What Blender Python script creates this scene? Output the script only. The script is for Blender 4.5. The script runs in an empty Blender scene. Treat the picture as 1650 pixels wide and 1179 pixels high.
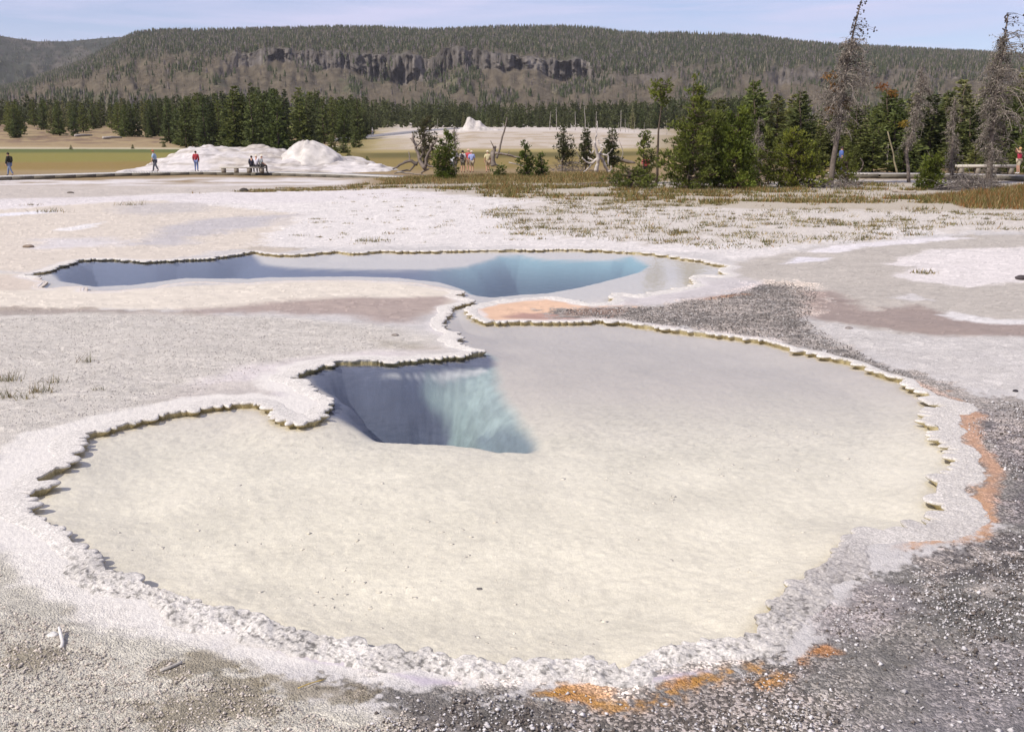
import bpy, bmesh, math, random
import numpy as np
from mathutils import Vector

# ------------------------------------------------------------------ camera, sky, sun, exposure
SC = bpy.context.scene
COL = SC.collection
H = 3.2                      # eye height above the sinter terrace, metres
FPX, CX, CY, HOR = 1620.0, 825.0, 589.5, 205.0
PITCH = math.atan((CY - HOR) / FPX)
cam_data = bpy.data.cameras.new('camera')
cam = bpy.data.objects.new('camera', cam_data)
COL.objects.link(cam)
cam.location = (0, 0, H)
cam.rotation_euler = (math.pi / 2 - PITCH, 0, 0)
cam_data.sensor_width = 36.0
cam_data.lens = FPX / 1650.0 * 36.0
cam_data.clip_start = 0.1
cam_data.clip_end = 20000
SC.camera = cam

SUN_EL, SUN_BACK = math.radians(46), math.radians(-38)   # high sun from the left and the camera's side
to_sun = Vector((-math.cos(SUN_EL) * math.cos(SUN_BACK), math.cos(SUN_EL) * math.sin(SUN_BACK), math.sin(SUN_EL)))
sun_data = bpy.data.lights.new('sun', 'SUN')
sun_data.energy = 4.3
sun_data.angle = math.radians(0.5)
sun_data.color = (1.0, 0.945, 0.875)
sun = bpy.data.objects.new('sun', sun_data)
sun.rotation_euler = to_sun.to_track_quat('Z', 'Y').to_euler()
COL.objects.link(sun)

world = bpy.data.worlds.new('World')
SC.world = world
world.use_nodes = True
def build_world():
    nt = world.node_tree
    N, L = nt.nodes, nt.links
    N.clear()
    out = N.new('ShaderNodeOutputWorld')
    bg = N.new('ShaderNodeBackground')
    bg.inputs['Strength'].default_value = 0.115
    sky = N.new('ShaderNodeTexSky')
    sky.sky_type = 'NISHITA'
    sky.sun_disc = False
    sky.sun_elevation = SUN_EL
    sky.sun_rotation = math.atan2(to_sun.x, to_sun.y)
    sky.altitude = 2300
    sky.air_density = 1.0
    sky.dust_density = 0.3
    sky.ozone_density = 2.5
    # thin lavender cirrus, stretched along the horizon
    tc = N.new('ShaderNodeTexCoord')
    mp = N.new('ShaderNodeMapping')
    mp.inputs['Scale'].default_value = (1.6, 1.6, 16.0)
    no = N.new('ShaderNodeTexNoise')
    no.inputs['Scale'].default_value = 2.6
    no.inputs['Detail'].default_value = 6.0
    no.inputs['Roughness'].default_value = 0.55
    no.inputs['Distortion'].default_value = 0.4
    rp = N.new('ShaderNodeValToRGB')
    rp.color_ramp.elements[0].position = 0.40
    rp.color_ramp.elements[0].color = (0.30, 0.30, 0.30, 1)
    rp.color_ramp.elements[1].position = 0.68
    rp.color_ramp.elements[1].color = (0.85, 0.85, 0.85, 1)
    mx = N.new('ShaderNodeMix')
    mx.data_type = 'RGBA'
    mx.inputs['B'].default_value = SKY_CLOUD
    tint = N.new('ShaderNodeMix')
    tint.data_type = 'RGBA'
    tint.blend_type = 'MULTIPLY'
    tint.inputs['Factor'].default_value = 1.0
    tint.inputs['B'].default_value = SKY_TINT
    L.new(tc.outputs['Generated'], mp.inputs['Vector'])
    L.new(mp.outputs['Vector'], no.inputs['Vector'])
    L.new(no.outputs['Fac'], rp.inputs['Fac'])
    L.new(sky.outputs['Color'], tint.inputs['A'])
    L.new(tint.outputs['Result'], mx.inputs['A'])
    L.new(rp.outputs['Color'], mx.inputs['Factor'])
    L.new(mx.outputs['Result'], bg.inputs['Color'])
    L.new(bg.outputs['Background'], out.inputs['Surface'])
SKY_CLOUD = (6.0, 5.9, 7.9, 1)
SKY_TINT = (0.92, 0.89, 0.96, 1)
build_world()
SC.view_settings.view_transform = 'Standard'
SC.view_settings.look = 'None'
SC.view_settings.exposure = 0.14
SC.view_settings.gamma = 1.0
SC.view_settings.use_curve_mapping = False
SC.render.engine = 'CYCLES'
SC.cycles.max_bounces = 10
SC.cycles.diffuse_bounces = 3
SC.cycles.transparent_max_bounces = 12
SC.cycles.caustics_reflective = False
SC.cycles.caustics_refractive = False

# ------------------------------------------------------------------ helpers
RNG = np.random.default_rng(7)
random.seed(7)
cp, sp = math.cos(PITCH), math.sin(PITCH)

def ray(px, py):
    r, u = (px - CX) / FPX, (CY - py) / FPX
    return np.array([r, cp + u * sp, -sp + u * cp])
def G(px, py, z=0.0):
    """photo pixel -> point of the level z"""
    d = ray(px, py)
    t = (z - H) / d[2]
    return np.array([d[0] * t, d[1] * t, z])
def AT(px, py, dist):
    """photo pixel -> point at ground distance dist"""
    d = ray(px, py)
    t = dist / d[1]
    return np.array([d[0] * t, dist, H + d[2] * t])
def XAT(px, dist):
    return (px - CX) / FPX * dist * cp
def pxof(X, Y):
    return CX + FPX * X / (np.maximum(Y, .1) * cp)

def lin(c):
    c = c / 255.0
    return c / 12.92 if c <= 0.04045 else ((c + 0.055) / 1.055) ** 2.4
def C(r, g, b, k=0.80):
    return np.array([lin(r) * k, lin(g) * k, lin(b) * k])

def _hash(i, j, s):
    h = (i.astype(np.int64) * 374761393 + j.astype(np.int64) * 668265263 + s * 974634777) & 0xFFFFFFFF
    h = ((h ^ (h >> 13)) * 1274126177) & 0xFFFFFFFF
    h = h ^ (h >> 16)
    return (h & 0xFFFFFF) / float(0xFFFFFF)
def vnoise(x, y, s=0):
    xi, yi = np.floor(x), np.floor(y)
    fx, fy = x - xi, y - yi
    fx, fy = fx * fx * (3 - 2 * fx), fy * fy * (3 - 2 * fy)
    a, b = _hash(xi, yi, s), _hash(xi + 1, yi, s)
    c, d = _hash(xi, yi + 1, s), _hash(xi + 1, yi + 1, s)
    return (a * (1 - fx) + b * fx) * (1 - fy) + (c * (1 - fx) + d * fx) * fy
def fbm(x, y, s=0, o=4, rough=0.5):
    t, a, n = 0.0, 1.0, 0.0
    for k in range(o):
        t = t + a * vnoise(x * 2 ** k + 17.3 * k, y * 2 ** k - 9.1 * k, s + k)
        n += a
        a *= rough
    return t / n
def sstep(a, b, x):
    t = np.clip((x - a) / (b - a), 0, 1)
    return t * t * (3 - 2 * t)

def sdpoly(X, Y, poly, pad=1.5):
    """signed distance to a closed polygon, positive inside; -pad far outside"""
    poly = np.asarray(poly, float)[:, :2]
    out = np.full(X.shape, -pad)
    lo, hi = poly.min(0) - pad, poly.max(0) + pad
    m = (X > lo[0]) & (X < hi[0]) & (Y > lo[1]) & (Y < hi[1])
    xs, ys = X[m], Y[m]
    if xs.size == 0:
        return out
    best = np.full(xs.shape, 1e9)
    ins = np.zeros(xs.shape, bool)
    n = len(poly)
    for k in range(n):
        ax, ay = poly[k]
        bx, by = poly[(k + 1) % n]
        ex, ey = bx - ax, by - ay
        wx, wy = xs - ax, ys - ay
        t = np.clip((wx * ex + wy * ey) / (ex * ex + ey * ey + 1e-12), 0, 1)
        dx, dy = wx - ex * t, wy - ey * t
        np.minimum(best, dx * dx + dy * dy, out=best)
        if ay != by:
            cr = (ay > ys) != (by > ys)
            ins ^= cr & (xs < ex * (ys - ay) / (by - ay) + ax)
    best = np.sqrt(best)
    out[m] = np.where(ins, best, -best)
    return out

class MB:
    """collects geometry for ONE mesh"""
    def __init__(s):
        s.v, s.f, s.c, s.n = [], [], [], 0
    def add(s, v, f, col=None):
        v = np.asarray(v, float).reshape(-1, 3)
        f = np.asarray(f, np.int64)
        s.v.append(v)
        s.f.append(f + s.n)
        if col is None:
            col = (0.5, 0.5, 0.5)
        col = np.asarray(col, float)
        if col.ndim == 1:
            col = np.tile(col, (len(v), 1))
        s.c.append(col)
        s.n += len(v)
        return s
    def tube(s, pts, rad, sides=5, col=None, cap=True):
        pts = np.asarray(pts, float)
        n = len(pts)
        rad = np.broadcast_to(np.asarray(rad, float), (n,)) if np.ndim(rad) else np.full(n, rad)
        t = np.gradient(pts, axis=0)
        t /= np.linalg.norm(t, axis=1)[:, None] + 1e-9
        ref = np.array([0.31, 0.2, 0.93]) if abs(t[0][2]) < 0.9 else np.array([1.0, 0.1, 0])
        a = np.cross(t, ref)
        a /= np.linalg.norm(a, axis=1)[:, None] + 1e-9
        b = np.cross(t, a)
        ang = np.arange(sides) / sides * 2 * math.pi
        ring = pts[:, None] + rad[:, None, None] * (a[:, None] * np.cos(ang)[None, :, None] + b[:, None] * np.sin(ang)[None, :, None])
        i, k = np.meshgrid(np.arange(n - 1), np.arange(sides), indexing='ij')
        k2 = (k + 1) % sides
        q = np.stack([i * sides + k, i * sides + k2, (i + 1) * sides + k2, (i + 1) * sides + k], -1).reshape(-1, 4)
        s.add(ring.reshape(-1, 3), q, col)
        if cap:
            for e, m in ((0, s.n - n * sides), (n - 1, s.n - sides)):
                idx = [m + j for j in range(sides)]
                tri = [[idx[0], idx[j + 1], idx[j]] if e == 0 else [idx[0], idx[j], idx[j + 1]] for j in range(1, sides - 1)]
                s.f.append(np.array(tri, np.int64))
        return s
    def box(s, lo, hi, col=None, mat=None):
        x0, y0, z0 = lo
        x1, y1, z1 = hi
        v = np.array([[x0, y0, z0], [x1, y0, z0], [x1, y1, z0], [x0, y1, z0], [x0, y0, z1], [x1, y0, z1], [x1, y1, z1], [x0, y1, z1]])
        if mat is not None:
            v = v @ np.asarray(mat)[:3, :3].T + np.asarray(mat)[:3, 3]
        return s.add(v, [[0, 3, 2, 1], [4, 5, 6, 7], [0, 1, 5, 4], [1, 2, 6, 5], [2, 3, 7, 6], [3, 0, 4, 7]], col)
    def mesh(s, name, smooth=False):
        me = bpy.data.meshes.new(name)
        v = np.concatenate(s.v)
        tri = [f for f in s.f if f.shape[1] == 3]
        quad = [f for f in s.f if f.shape[1] == 4]
        loops, starts, off = [], [], 0
        for grp, k in ((tri, 3), (quad, 4)):
            if grp:
                g = np.concatenate(grp)
                loops.append(g.ravel())
                starts.append(off + np.arange(len(g)) * k)
                off += g.size
        loops, starts = np.concatenate(loops), np.concatenate(starts)
        me.vertices.add(len(v))
        me.vertices.foreach_set('co', v.astype(np.float32).ravel())
        me.loops.add(len(loops))
        me.loops.foreach_set('vertex_index', loops.astype(np.int32))
        me.polygons.add(len(starts))
        me.polygons.foreach_set('loop_start', starts.astype(np.int32))
        if smooth:
            me.polygons.foreach_set('use_smooth', np.ones(len(starts), bool))
        c = np.concatenate(s.c)
        at = me.attributes.new('tint', 'FLOAT_COLOR', 'POINT')
        at.data.foreach_set('color', np.concatenate([c, np.ones((len(c), 1))], 1).astype(np.float32).ravel())
        me.update(calc_edges=True)
        return me
    def build(s, name, mat, parent=None, smooth=False):
        me = s.mesh(name, smooth)
        me.materials.append(mat)
        o = bpy.data.objects.new(name, me)
        COL.objects.link(o)
        if parent is not None:
            o.parent = parent
        return o

def tag(o, label=None, cat=None, group=None, kind=None):
    for k, v in (('label', label), ('category', cat), ('group', group), ('kind', kind)):
        if v:
            o[k] = v
    return o
def empty(name, loc, rz=0.0):
    o = bpy.data.objects.new(name, None)
    o.empty_display_size = 0.3
    o.location = loc
    o.rotation_euler = (0, 0, rz)
    COL.objects.link(o)
    return o
def copy_thing(root, loc, rz, scale):
    r = root.copy()
    COL.objects.link(r)
    r.location, r.rotation_euler, r.scale = loc, (0, 0, rz), scale
    for ch in root.children:
        c = ch.copy()
        COL.objects.link(c)
        c.parent = r
    return r

def mat_attr(name, rough=0.85, scale=3.0, amt=0.35, bump=0.0, bscale=40.0, spec=0.25, transl=0.0, objvar=0.0, detail=5.0):
    """procedural material: the mesh's own tint varied by noise, optional bump and leaf translucency"""
    m = bpy.data.materials.new(name)
    m.use_nodes = True
    N, L = m.node_tree.nodes, m.node_tree.links
    bs = N['Principled BSDF']
    bs.inputs['Roughness'].default_value = rough
    bs.inputs['Specular IOR Level'].default_value = spec
    at = N.new('ShaderNodeAttribute')
    at.attribute_name = 'tint'
    tc = N.new('ShaderNodeTexCoord')
    no = N.new('ShaderNodeTexNoise')
    no.inputs['Scale'].default_value = scale
    no.inputs['Detail'].default_value = detail
    mr = N.new('ShaderNodeMapRange')
    mr.inputs['From Min'].default_value = 0.3
    mr.inputs['From Max'].default_value = 0.7
    mr.inputs['To Min'].default_value = 1 - amt
    mr.inputs['To Max'].default_value = 1 + amt
    mul = N.new('ShaderNodeVectorMath')
    mul.operation = 'SCALE'
    L.new(tc.outputs['Object'], no.inputs['Vector'])
    L.new(no.outputs['Fac'], mr.inputs['Value'])
    L.new(at.outputs['Color'], mul.inputs[0])
    src = mr.outputs['Result']
    if objvar:
        oi = N.new('ShaderNodeObjectInfo')
        m2 = N.new('ShaderNodeMapRange')
        m2.inputs['To Min'].default_value = 1 - objvar
        m2.inputs['To Max'].default_value = 1 + objvar
        L.new(oi.outputs['Random'], m2.inputs['Value'])
        mm = N.new('ShaderNodeMath')
        mm.operation = 'MULTIPLY'
        L.new(src, mm.inputs[0])
        L.new(m2.outputs['Result'], mm.inputs[1])
        src = mm.outputs['Value']
    L.new(src, mul.inputs['Scale'])
    L.new(mul.outputs['Vector'], bs.inputs['Base Color'])
    if bump:
        nb = N.new('ShaderNodeTexNoise')
        nb.inputs['Scale'].default_value = bscale
        nb.inputs['Detail'].default_value = 6
        bp = N.new('ShaderNodeBump')
        bp.inputs['Strength'].default_value = bump
        bp.inputs['Distance'].default_value = 0.02
        L.new(tc.outputs['Object'], nb.inputs['Vector'])
        L.new(nb.outputs['Fac'], bp.inputs['Height'])
        L.new(bp.outputs['Normal'], bs.inputs['Normal'])
    if transl:
        tr = N.new('ShaderNodeBsdfTranslucent')
        mx = N.new('ShaderNodeMixShader')
        mx.inputs['Fac'].default_value = transl
        L.new(mul.outputs['Vector'], tr.inputs['Color'])
        L.new(bs.outputs['BSDF'], mx.inputs[1])
        L.new(tr.outputs['BSDF'], mx.inputs[2])
        L.new(mx.outputs['Shader'], N['Material Output'].inputs['Surface'])
    return m

# ------------------------------------------------------------------ terrain height far from the pools
TD = np.array([0, 45, 75, 100, 150, 190, 230, 300, 400, 550, 900, 6000.])
TP = np.array([-600, 0, 300, 540, 650, 760, 900, 1030, 1180, 1650, 2300.])
TZ = np.array([
    [0] * 11, [0] * 11,
    [-.6, -.6, -.6, -.6, -.35, -.2, -.1, 0, 0, 0, 0],
    [-.6, -.6, -.6, -.6, -.5, -.4, -.3, -.2, 0, 0, 0],
    [-.6, -.6, -.6, -.5, -.5, -.5, -.5, -.3, 0, .2, .2],
    [-.6, -.6, -.6, -.3, .2, .9, .9, .8, .3, .3, .3],
    [.4, .4, 0, .1, .7, 2.2, 2.2, 1.8, .6, .6, .6],
    [2.7, 2.7, 1.5, 1.8, 2.6, 3.0, 2.9, 2.2, 1.5, 1.5, 1.5],
    [5, 5, 4, 3.5, 3.2, 3.2, 3.2, 3, 3, 3, 3],
    [7, 7, 6, 6, 6, 6, 6, 6, 6, 6, 6],
    [10] * 11, [10] * 11], float)
def T(X, Y):
    X, Y = np.asarray(X, float), np.asarray(Y, float)
    p = pxof(X, Y)
    rows = np.stack([np.interp(p, TP, r) for r in TZ])
    i = np.clip(np.searchsorted(TD, Y, side='right') - 1, 0, len(TD) - 2)
    t = np.clip((Y - TD[i]) / (TD[i + 1] - TD[i]), 0, 1)
    a = np.take_along_axis(rows, i[None], 0)[0] if rows.ndim > 1 else rows[i]
    b = np.take_along_axis(rows, (i + 1)[None], 0)[0] if rows.ndim > 1 else rows[i + 1]
    return a * (1 - t) + b * t
def T1(X, Y):
    return float(T(np.array([X]), np.array([Y]))[0])

# ------------------------------------------------------------------ the outline of the two joined pools
POOL_PX = [
 (752,498),(777,491),(794,486.5),(800,487),(851,481),(880,479.5),(909,482),(932,487),(950,491),(985,489),(992,483),(981,477),(1000,473),(1029,478),(1054,472),(1087,468),(1112,463),
 (1126,459),(1115,449),(1130,444),(1160,446),(1176,443),(1160,436),(1180,430),(1150,424),(1131,419),(1105,417),(1080,412),(1054,408.5),(1029,407),(998,405),(965,402.5),
 (922,401.8),(881,402),(840,402),(800,403),(765,403),(731,404),(654,405),(611,404),(583,407),(563,408),(542,404.5),(509,407),(476,410.5),(446,410),(425,407.5),(410,405),
 (382,410),(331,417),(280,418.5),(249,421),(216,420),(183,417.5),(148,417),(120,420),(97,428),(81,434),(61,439.5),(48,441.5),(38,444),(56,447.5),(78,453),(66,463),(84,464),(100,461),(125,460.5),(142,462),(140,468),
 (160,468.5),(188,467.8),(216,464.8),(247,463),(267,457.5),(300,453.5),(331,453),(379,455.8),(400,455.6),(438,452.4),(502,450.8),(578,450.8),(642,453),(680,455.8),(705,461),(731,468),
 (746,471.5),(731,477),(746,481.5),(760,483.8),(752,488.5),(723,495),(719,508),(708,524),(716,532),(737,539),(724,546),(736,550),(742,558),(779,567),(757,570.5),(739,572.5),(688,577),(638,583),(590,582),
 (543,583),(512,590),(481,602),(464,610),(478,615),(492,626),(512,637),(534,643),(529,657),(512,669),(510,679),(468,681),(444,671),(440,659),(420,650),(400,650),(366,651),(326,657.5),(280,665),(239,673),
 (204,683),(165,693),(126,704),(127,717),(112,731),(89,757),(58,774),(76,785),(56,791),(30,797),(37,809),(38,827),(76,845),(99,859),(127,886),(146,895),(157,919.5),(195,930),(225,942),(271,957),
 (311,968),(341,982),(398,992),(424,996),(449,1014),(478,1020),(495,1032),(519,1027),(554,1036),(589,1044),(622,1047),(632,1058),(692,1052),(730,1067),(771,1066),(820,1074),(860,1072),(908,1068),
 (941,1067),(968,1076),(995,1087),(1015,1080),(1035,1063),(1065,1052),(1111,1041),(1171,1033),(1206,1033),(1226,1022),(1230,1003),(1246,976),(1287,944),(1319,920),(1357,892),(1371,873),(1385,862),
 (1434,857),(1490,852),(1523,846),(1533,833),(1525,815),(1507,798),(1510,780),(1533,765),(1553,749),(1552,726),(1534,716),(1514,703),(1513,691),(1499,684),(1513,663),(1530,655),(1510,646),
 (1487,629),(1464,621),(1457,611),(1418,601),(1383,585),(1347,577),(1316,569),(1281,562.5),(1230,547),(1217,547),(1166,540),(1113,534.5),(1067,528),(1029,523),(1003,518),(965,515.5),(922,519),(881,519),
 (838,518),(800,519),(780,518),(766,511.5)]
POOL_W = np.array([G(x, y) for x, y in POOL_PX])[:, :2]

def resample(poly, step, smooth):
    p = np.vstack([poly, poly[:1]])
    seg = np.linalg.norm(np.diff(p, axis=0), axis=1)
    s = np.concatenate([[0], np.cumsum(seg)])
    n = int(s[-1] / step)
    u = np.arange(n) * s[-1] / n
    q = np.stack([np.interp(u, s, p[:, 0]), np.interp(u, s, p[:, 1])], 1)
    idx = np.interp(u, s, np.arange(len(p)))
    k = np.exp(-0.5 * (np.arange(-40, 41) * step / smooth) ** 2)
    k /= k.sum()
    w = np.vstack([q[-40:], q, q[:40]])
    return np.stack([np.convolve(w[:, 0], k, 'valid'), np.convolve(w[:, 1], k, 'valid')], 1), idx
OUT, OUT_I = resample(POOL_W, 0.012, 0.035)
OUT_COARSE = OUT[::5]
def pool_sd(X, Y, pad=1.6):
    return sdpoly(X, Y, OUT_COARSE, pad)
WATER_Z = -0.03
VENT_PX = [(458,606),(530,588),(640,586),(740,578),(790,577),(812,590),(815,620),(838,655),(862,690),(882,722),(868,733),(800,733),(760,722),(700,717),(600,714),(560,700),(492,690),(506,670),(518,648),(484,632)]
VENT = np.array([G(x, y, -0.2) for x, y in VENT_PX])[:, :2]
BLUE_PX = [(70,447),(100,432),(150,421),(240,424),(330,421),(410,417),(430,427),(470,432),(560,435),(640,436),(700,435),(745,431),(775,423),(800,417),(840,416),(880,419),(920,420),(980,421),(1020,419),(1042,425),(1052,431),(1040,441),(1000,452),(945,466),(890,476),(840,479),(795,484),(765,487),(748,480),(738,470),(700,458),(640,451),(560,449),(440,450),(400,453),(300,452),(260,457),(215,463),(150,466),(90,459)]
BLUE = np.array([G(x, y, -0.2) for x, y in BLUE_PX])[:, :2]

def pool_bed(X, Y, sd):
    """height of the pools' bed, and how far inside vent and far basin"""
    n = fbm(X * 3, Y * 3, 11, 4) - .5
    z = WATER_Z - 0.035 - 0.085 * sstep(0.0, 0.8, sd) + 0.02 * n
    z = z + 0.012 * (fbm(X * 14, Y * 14, 3, 3) - .5)
    v = sdpoly(X, Y, VENT, 0.8) + 0.10 * (fbm(X * 1.6, Y * 1.6, 21, 2) - .5) + .05 * (fbm(X * 6, Y * 6, 22, 3) - .5)
    left = 1 - sstep(0, 1, (X - G(655, 660)[0]) / (G(850, 660)[0] - G(655, 660)[0]))
    dep = sstep(-0.04, 1.1, v) * (0.50 + 0.75 * left) + 0.04 * sstep(-.5, .1, v)
    rough = fbm(X * 4, Y * 4, 27, 4) - .5
    dep = dep + sstep(.05, .4, dep) * (.20 * rough + .022 * np.sin(dep * 24 + 5 * rough))
    z = z - dep * sstep(.03, 1.0, sd)
    bl = sdpoly(X, Y, BLUE, 2.2) + 0.10 * (fbm(X * 0.8, Y * 0.8, 31, 2) - .5)
    right = sstep(G(640, 440)[0], G(800, 440)[0], X)
    z = z - (sstep(0.0, 0.9, bl) * 0.45 + sstep(0.3, 2.0, bl) * (0.25 + 0.9 * right)) * sstep(.05, .7, sd)
    return z, v, bl, right, rough
def trace_bed(pts):
    """photo points -> where that line of sight meets the bed"""
    out = []
    for px, py in pts:
        g0, d = G(px, py, WATER_Z), ray(px, py)
        t = np.arange(0, 9, .03) / d[1]
        P = g0[None] + d[None] * t[:, None]
        zb = pool_bed(P[:, 0], P[:, 1], np.maximum(pool_sd(P[:, 0], P[:, 1]), 0))[0]
        k = np.argmax(P[:, 2] < zb)
        out.append(P[k, :2])
    return np.array(out)
def pool_floor(X, Y, sd):
    z, v, bl, right, rough = pool_bed(X, Y, sd)
    w = fbm(X * 3.2, Y * 3.2, 29, 4) - .5
    def patch(pts, soft, amp):
        return sstep(-soft, soft, sdpoly(X, Y, BED[pts], 1.0) + amp * w)[..., None]
    depth_tint = np.zeros(X.shape + (4,))  # deep-water colour and pit shade painted into the bed; alpha is its strength
    c = np.ones(X.shape + (3,)) * C(146, 160, 154, .8)
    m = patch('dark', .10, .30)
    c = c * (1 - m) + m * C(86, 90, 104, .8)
    m = patch('pale', .10, .45) * .55
    c = c * (1 - m) + m * C(164, 178, 172, .8)
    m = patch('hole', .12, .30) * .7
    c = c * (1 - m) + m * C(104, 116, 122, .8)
    m = patch('streak', .03, .08) * .85
    c = c * (1 - m) + m * C(206, 204, 198, .8)
    depth_tint[..., :3] = c * (1 + .45 * rough[..., None]) * (1 + .32 * (fbm(X * 9, z * 11 + Y * 2, 33, 4) - .5) + .22 * (fbm(X * 30, z * 34 + Y * 8, 35, 2) - .5))[..., None]
    depth_tint[..., 3] = sstep(-.02, 0.24, v)
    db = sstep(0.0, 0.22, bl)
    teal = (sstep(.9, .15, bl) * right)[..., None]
    mixb = (right[..., None] * C(80, 96, 104, .8) + (1 - right[..., None]) * C(88, 94, 112, .8))  # blue of the far basin's deep water, put into the bed colour
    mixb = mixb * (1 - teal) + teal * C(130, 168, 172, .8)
    depth_tint[..., :3] = np.where((bl > v)[..., None], mixb, depth_tint[..., :3])
    depth_tint[..., 3] = np.where(bl > v, db, depth_tint[..., 3])
    return z, depth_tint
BED_PX = {
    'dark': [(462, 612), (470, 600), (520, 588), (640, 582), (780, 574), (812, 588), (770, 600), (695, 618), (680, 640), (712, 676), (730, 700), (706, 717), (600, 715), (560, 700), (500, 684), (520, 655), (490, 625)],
    'pale': [(684, 622), (735, 611), (792, 606), (815, 630), (850, 676), (862, 700), (800, 694), (752, 672), (716, 648)],
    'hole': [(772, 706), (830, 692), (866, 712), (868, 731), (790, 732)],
    'streak': [(606, 609), (650, 605), (720, 600), (776, 594), (788, 600), (745, 607), (685, 611), (640, 613)]}
BED = {k: trace_bed(p) for k, p in BED_PX.items()}

# ------------------------------------------------------------------ ground
def band(*pts):
    return np.array([G(x, y) for x, y in pts])[:, :2]
def build_ground():
    rows_y = np.concatenate([np.arange(1400, 300, -1.25)])
    near = np.array([G(CX, y)[1] for y in rows_y])
    far = near[-1] * (6000 / near[-1]) ** (np.arange(1, 190) / 189.0)
    Yr = np.concatenate([near, far])
    a = np.concatenate([-0.54 - 1.6 * (np.arange(90, 0, -1) / 90.0) ** 2, np.linspace(-0.54, 0.54, 1250), 0.54 + 1.6 * (np.arange(1, 91) / 90.0) ** 2])
    A, Y = np.meshgrid(a, Yr)
    X = A * Y
    sh = X.shape
    X, Y = X.ravel(), Y.ravel()
    P = pxof(X, Y)
    nearm = Y < 62
    sd = pool_sd(X, Y)
    inside = sd > -0.055
    z = T(X, Y)
    n1 = fbm(X * 0.9, Y * 0.9, 1, 5) - .5
    n2 = fbm(X * 7, Y * 7, 2, 4) - .5
    n3 = fbm(X * 30, Y * 30, 5, 3) - .5
    calm = sstep(0.05, 0.9, -sd)
    z = z + calm * (0.06 * n1) + (0.25 + .75 * calm) * 0.02 * n2 + 0.010 * n3 * (Y < 14)
    z = z + np.where(Y > 60, 0.25 * (fbm(X * .05, Y * .05, 8, 4) - .5) * sstep(60, 110, Y), 0)
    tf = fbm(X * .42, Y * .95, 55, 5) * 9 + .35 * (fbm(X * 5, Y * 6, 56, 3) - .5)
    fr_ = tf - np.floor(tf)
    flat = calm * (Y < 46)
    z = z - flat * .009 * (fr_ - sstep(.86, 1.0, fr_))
    fl, depth_tint = pool_floor(X[inside], Y[inside], np.maximum(sd[inside], 0))
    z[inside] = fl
    # ---- colour zones, each a patch lying on the ground
    w1 = fbm(X * 0.8, Y * 0.8, 40, 5) - .5
    w2 = fbm(X * 3.5, Y * 3.5, 44, 4) - .5
    w3 = fbm(X * 0.22, Y * 0.9, 47, 5) - .5
    w4 = fbm(X * 8, Y * 10, 48, 4) - .5
    w5 = fbm(X * 22, Y * 22, 49, 3) - .5
    col = np.tile(C(203, 197, 191), (X.size, 1))
    grit = np.full(X.size, 0.45)
    dark = np.zeros(X.size)
    gloss = np.zeros(X.size)
    def paint(mask, c):
        np.copyto(col, col * (1 - mask[:, None]) + c * mask[:, None])
    def zone(pts, c, soft=0.25, amp=0.5, op=1.0, g=None, dk=None, gl=None, nz=None):
        poly = band(*pts)
        pad = soft + amp + .4
        d = sdpoly(X, Y, poly, pad)
        m = op * sstep(-soft, soft, d + amp * (nz if nz is not None else (w1 + .7 * w2 + .4 * w4)))
        m[d <= -pad] = 0
        if c is not None:
            paint(m, c)
        for arr, v in ((grit, g), (dark, dk), (gloss, gl)):
            if v is not None:
                np.copyto(arr, arr * (1 - m) + v * m)
        return m
    # white sinter terrace beyond the pools
    zone([(-200, 296), (560, 292), (1650, 296), (2200, 300), (2200, 380), (1560, 372), (1300, 400), (1250, 430), (1150, 412), (800, 396), (400, 400), (-200, 400)], C(231, 223, 215), .6, 1.6, g=.7)
    # far left: mixed streaks
    zone([(-300, 283), (640, 283), (560, 297), (300, 306), (100, 318), (-300, 322)], C(196, 184, 170), .8, 5, .8, nz=w3)
    zone([(-300, 330), (60, 318), (300, 308), (560, 299), (800, 305), (700, 318), (-300, 352)], C(230, 221, 216), .6, 4, .8, nz=w3)
    # tan runoff apron at the left
    zone([(-200, 352), (110, 330), (240, 322), (320, 330), (480, 345), (400, 400), (250, 420), (100, 424), (50, 440), (-200, 442)], C(212, 200, 184), .35, 1.2, g=.12)
    zone([(190, 330), (310, 325), (340, 338), (260, 346), (180, 345)], C(194, 186, 179), .7, 1.4, .8, g=.05, gl=.4)
    zone([(228, 392), (260, 368), (330, 352), (480, 345), (430, 362), (330, 380), (290, 395)], C(190, 184, 182), .6, 1.3, .85, g=.05, gl=.4)
    zone([(60, 385), (180, 380), (190, 396), (60, 400)], C(213, 207, 206), .6, 1.2, .7, g=.05, gl=.3)
    zone([(90, 371), (130, 362), (165, 358), (150, 366), (110, 372)], C(228, 222, 216), .15, .4)
    zone([(-200, 356), (90, 338), (100, 342), (-200, 362)], C(230, 226, 226), .2, .6)
    zone([(390, 400), (420, 395), (500, 400), (470, 407), (400, 409)], C(196, 184, 168), .2, .4)
    # cream shelf below the far pool, then its brown damp edge
    zone([(-200, 440), (80, 440), (150, 470), (260, 462), (400, 456), (600, 451), (740, 468), (745, 482), (700, 500), (640, 515), (560, 500), (300, 497), (-200, 500)], C(220, 209, 192), .2, .3, g=.06)
    zone([(-200, 441), (60, 442), (90, 464), (20, 470), (-200, 474)], C(208, 194, 178), .15, .3, g=.15)
    zone([(300, 500), (480, 482), (640, 478), (735, 476), (700, 500), (660, 520), (610, 522), (560, 508), (430, 503), (250, 512)], C(166, 148, 138), .35, .45, .9, g=.1, gl=.15)
    zone([(-200, 499), (60, 494), (130, 497), (250, 502), (400, 505), (330, 516), (130, 508), (-200, 512)], C(160, 145, 132), .12, .6, .75, g=.5)
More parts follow.
